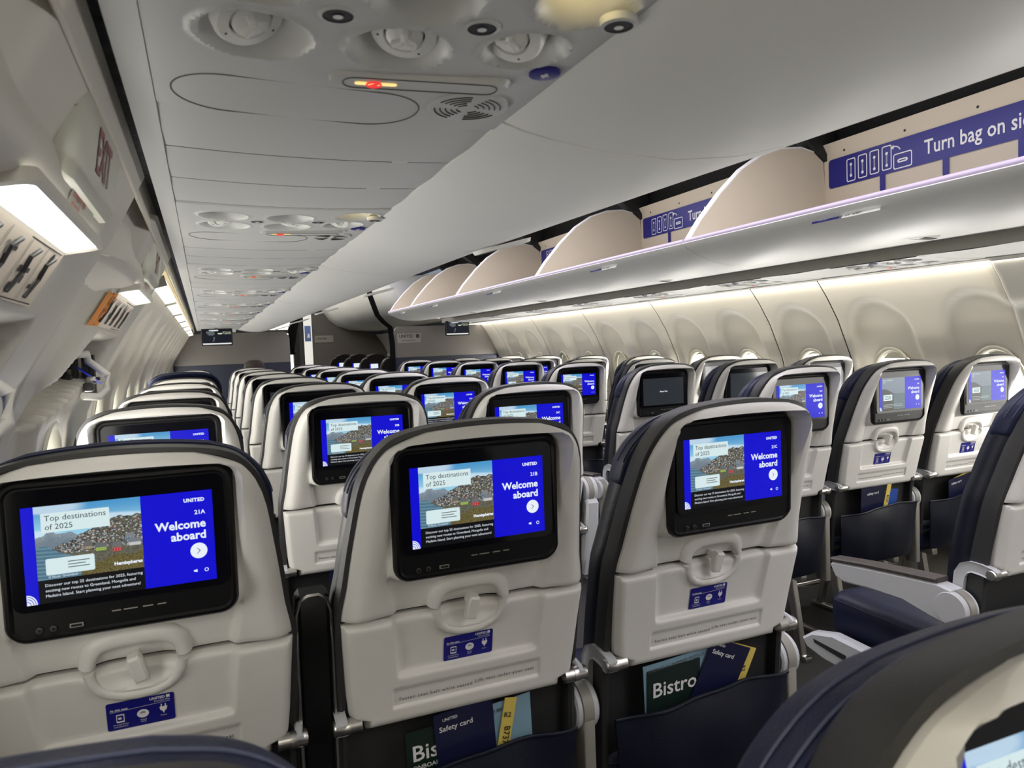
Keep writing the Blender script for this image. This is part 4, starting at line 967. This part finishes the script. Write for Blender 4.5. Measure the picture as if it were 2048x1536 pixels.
def make_seat(c, row, x, y):
    near = c in 'ABC'; rn = 22-row; st = STATE.get((c, row), 'on')
    if row == 22: lab = 'blurred %s seat top at the very front, navy headrest over grey trim' % ('navy bump-like' if c == 'A' else 'big')
    elif row in (21, 20): lab = 'beige-backed seat %d%s, %s in the %s block%s' % (row, c, colw[c], 'near' if near else 'far', {('A', 21): ', nearest big screen', ('D', 21): ', cut off beside the lowered armrest', ('E', 20): ', dim cliff picture on screen', ('F', 20): ', closest to the bright window'}.get((c, row), ', lit welcome screen'))
    else: lab = '%s beige-backed seat in the %s block, %s row from the camera%s' % (colw[c], 'near' if near else 'far', ordn[rn-1], {'wait': ', screen reading Please Wait', 'off': ', unlit screen'}.get(st, ''))
    t = thing('airline_seat', (x, y, 0), lab, 'seat', 'beige-backed cabin seats')
    sh = link('back_shell', ME['shell'], t); co = link('seat_back_frame', ME['core'], t); br = link('backrest', ME['backrest'], t); arms = []
    hr = RAISE.get((c, row), 0); h = link('headrest', ME['headrest'], t, (0, -.25*hr, hr))
    if hr > .03: h['label'] = 'headrest raised above the shell'
    m = link('monitor', ME['monitor'], t)
    link('display', ME[st], m, (0, 0, 1.0))
    for xx in (-.098, -.083): link('audio_jack', ME['jack'], m, (xx, .006, .905))
    link('usb_port', ME['usb'], m, (-.058, .006, .905))
    if st in ('on', 'alt') and row >= 19:
        k = '%d%s' % (row, c)
        if k not in SNO: SNO[k] = seatno_mesh(k)
        link('seat_number', SNO[k], m, (0, 0, 1.0))
    tr = link('tray_table', ME['tray'], t); link('info_sticker', ME['sticker'], tr); link('lettering', ME['letter'], tr)
    la = link('tray_latch', ME['latch'], t, (0, 0, 0))
    tw = math.radians({'A': 14, 'B': -9}.get(c, -6) if row == 21 else random.uniform(-12, 8))
    piv = Vector((0, yb(.83)-.01, .828)); la.matrix_local = Matrix.Translation(piv) @ Matrix.Rotation(-tw, 4, 'Y') @ Matrix.Translation(-piv)
    for k in ('L', 'R'):
        a = link('tray_arm', ME['arm'+k], t); arms.append(a); link('tray_hinge', ME['hin'+k], a)
    pk = link('seat_pocket', ME['pocket'], t); link('seat_cushion', ME['cushion'], t)
    link('leg', ME['legL'], t); link('leg', ME['legR'], t); link('baggage_bar', ME['bar'], t)
    ax = .2415 if near else -.2415
    if (c, row) in (('A', 21),):
        a = link('armrest', AR['upbody'], t, (ax, 0, 0)); a['label'] = 'black armrest folded up'; link('armrest_trim', AR['uptrim'], a)
    elif (c, row) in (('C', 20), ('C', 19)):
        a = link('armrest', AR['raised'], t, (ax, 0, .03)); a['label'] = 'grey aisle armrest folded up'
    else:
        a = link('armrest', AR['body'], t, (ax, 0, 0)); link('armrest_pad', AR['pad'], a); link('armrest_pivot', AR['pivot'], a)
    if row == 22:
        piv = Vector((0, .17, .45)); D = Matrix.Translation((0, 0, -.084 if c == 'B' else -.057)) @ Matrix.Translation(piv) @ Matrix.Rotation(math.radians(-12 if c == 'B' else 0), 4, 'X') @ Matrix.Translation(-piv)
        for o in (sh, co, br, h, m, tr, la, pk)+tuple(arms): o.matrix_local = D @ o.matrix_local
    return t
for row, y in YLEFT.items():
    for c in 'ABC':
        if row == 22 and c == 'C': continue
        make_seat(c, row, XS[c]+(-.03 if (c, row) == ('A', 22) else 0)+(.098 if (c, row) == ('B', 22) else 0), y+(.20 if (c, row) == ('A', 22) else 0))
for row, y in YRIGHT.items():
    for c in 'DEF':
        if row == 21 and c != 'D': continue
        make_seat(c, row, XS[c], y)
# the folded coat-like head cover on the front seat of the middle column
b = MB(); R = []
for z, k in ((1.10, 1), (1.13, .98), (1.155, .85), (1.17, .6), (1.176, .25)): R.append([(x*k, y*k, z) for x, y in ell(.085, .07, 20)])
b.loft(R); tag(link('head_cover', b.mesh('head_cover', [M['brown']], 60), None, (-.985, 5.66, .014)), 'dark brown rounded cap on the farthest middle seat', 'cap')
# end bay cover at the aisle side of seat 21D
b = MB(); b.prism([(.40, .27), (.40, .36), (.52, .365), (.60, .345), (.64, .315), (.62, .29), (.55, .275)], 'x', .245, .285, 0, None, .008); b.prism([(.47, .305), (.585, .318), (.59, .328), (.47, .322)], 'x', .2435, .26, 1)
b.box((.27, .46, .14), (.03, .10, .28), 0, None, .006)
tag(link('seat_end_cover', b.mesh('seat_end_cover', [M['arm'], M['char']], 35)), 'light grey slotted end cover on the floor beside seat 21D cushion', 'cover')

# ------------------------------------------------------------------ papers in the seat pockets
def card(name, sx, sy, x, z, w_, h_, rot, mt, label, cat, group, texts=(), dy=0, curl=.0, mats2=None, lean=.02):
    """a stiff sheet standing in a pocket: x, z is the centre relative to the seat"""
    b = MB(); n = 6
    def fn(i, j):
        u, v = i/n-.5, j/n-.5; return (u*w_, -curl*(1-(2*u)**2)*.5, v*h_)
    b.grid(fn, n+1, n+1); b.grid(lambda i, j: (lambda p: (p[0], p[1]+.0012, p[2]))(fn(i, j)), n+1, n+1, 0, flip=True)
    for (s, size, tx, tz, m, rt) in texts: b.text(s, size, tx, tz, -curl*.5-.0012, m, 'LEFT', size*.012, None, 1, 1, rt)
    o = link(name, b.mesh(name, [mt, M['white'], M['ink'], M['char']], 60)); o.location = (sx+x, sy+yb(z)-.007-dy*.8, z); o.rotation_euler = (math.radians(6), math.radians(-rot), 0)
    return tag(o, label, cat, group)
for c, row, sx, sy, k in (('B', 21, XS['B'], 0, 0), ('C', 21, XS['C'], 0, 1)):
    if k == 0:
        card('menu', sx, sy, -.055, .555, .10, .115, 3, M['green'], 'dark green menu reading Bi in the pocket of seat 21B', 'menu', 'menus in pockets', (('Bistro', .040, -.042, .004, 1, 0), ('ONBOARD', .011, -.042, -.012, 1, 0)), .0)
        card('brochure', sx, sy, .045, .575, .15, .10, 4, M['ltb'], 'pale blue brochure edge behind the safety card of seat 21B', 'brochure', 'pale brochures', (('UP TO 70,000 MILES', .0105, -.055, .033, 2, 0),), -.004, .006)
        card('safety_card', sx, sy, -.004, .572, .105, .13, 5, M['cardblue'], 'upright navy Safety card in the pocket of seat 21B', 'card', 'safety cards', (('UNITED', .0075, -.038, .05, 1, 0), ('Safety card', .0135, -.045, .032, 1, 0)), .006)
        card('yellow_leaflet', sx, sy, .068, .570, .022, .125, -9, M['yel'], 'yellow strip beside the safety card of seat 21B', 'leaflet', 'yellow leaflets', (('R2', .013, -.009, .028, 3, 0), ('B737', .016, -.004, .012, 3, -math.pi/2)), .005)
    else:
        card('menu', sx, sy, -.065, .557, .12, .12, 2, M['green'], 'dark green menu reading Bistro in the pocket of seat 21C', 'menu', 'menus in pockets', (('Bistro', .042, -.05, .004, 1, 0),), .0)
        card('brochure', sx, sy, -.05, .570, .16, .125, 5, M['ltb'], 'pale blue UNPLUG & UNWIND brochure in the pocket of seat 21C', 'brochure', 'pale brochures', (('UNPLUG & UNWIND WITH UP TO', .0095, -.072, .048, 2, 0),), -.004, .006)
        card('safety_card', sx, sy, .035, .568, .095, .15, -24, M['cardblue'], 'tilted navy Safety card in the pocket of seat 21C', 'card', 'safety cards', (('UNITED', .006, -.036, .062, 1, 0), ('Safety card', .0125, -.040, .045, 1, 0)), .007)
        card('yellow_leaflet', sx, sy, .058, .575, .10, .12, -22, M['yel'], 'yellow sheet peeking behind the tilted safety card of 21C', 'leaflet', 'yellow leaflets', (('R2', .012, .03, .02, 3, -1.2),), .003)
sy = YLEFT[20]
card('safety_card', XS['B'], sy, -.04, .60, .10, .14, 3, M['cardblue'], 'navy Safety card glimpsed between seats 21A and 21B', 'card', 'safety cards', (('UNITED', .006, -.036, .045, 1, 0), ('Safety card', .0135, -.038, .028, 1, 0)), .004)
sy = YRIGHT[20]
card('safety_card', XS['E'], sy, -.03, .575, .12, .13, 3, M['cardblue'], 'navy Safety card in the pocket of seat 20E', 'card', 'safety cards', (('safety card', .014, -.03, .03, 1, 0),), .004)
card('yellow_leaflet', XS['E'], sy, .045, .575, .022, .13, -8, M['yel'], 'yellow strip in the pocket of seat 20E', 'leaflet', 'yellow leaflets', (('B737', .015, -.004, .02, 3, -math.pi/2),), .006)
card('blue_leaflet', XS['E'], sy, .075, .565, .055, .10, -6, M['leaf'], 'bright blue leaflet in the pocket of seat 20E', 'leaflet', None, (), .002)
card('safety_card', XS['F'], sy, -.02, .57, .13, .11, 8, M['cardblue'], 'navy Safety card in the pocket of window seat 20F', 'card', 'safety cards', (('safety card', .014, -.05, .03, 1, 0),), .004)
card('yellow_leaflet', XS['F'], sy, -.005, .60, .10, .06, 14, M['yel'], 'yellow sheet edge in the pocket of window seat 20F', 'leaflet', 'yellow leaflets', (), -.002)
card('pale_leaflet', XS['F'], sy, .085, .575, .07, .11, -12, M['ltb'], 'pale leaflet catching daylight in the pocket of seat 20F', 'leaflet', None, (), .006)
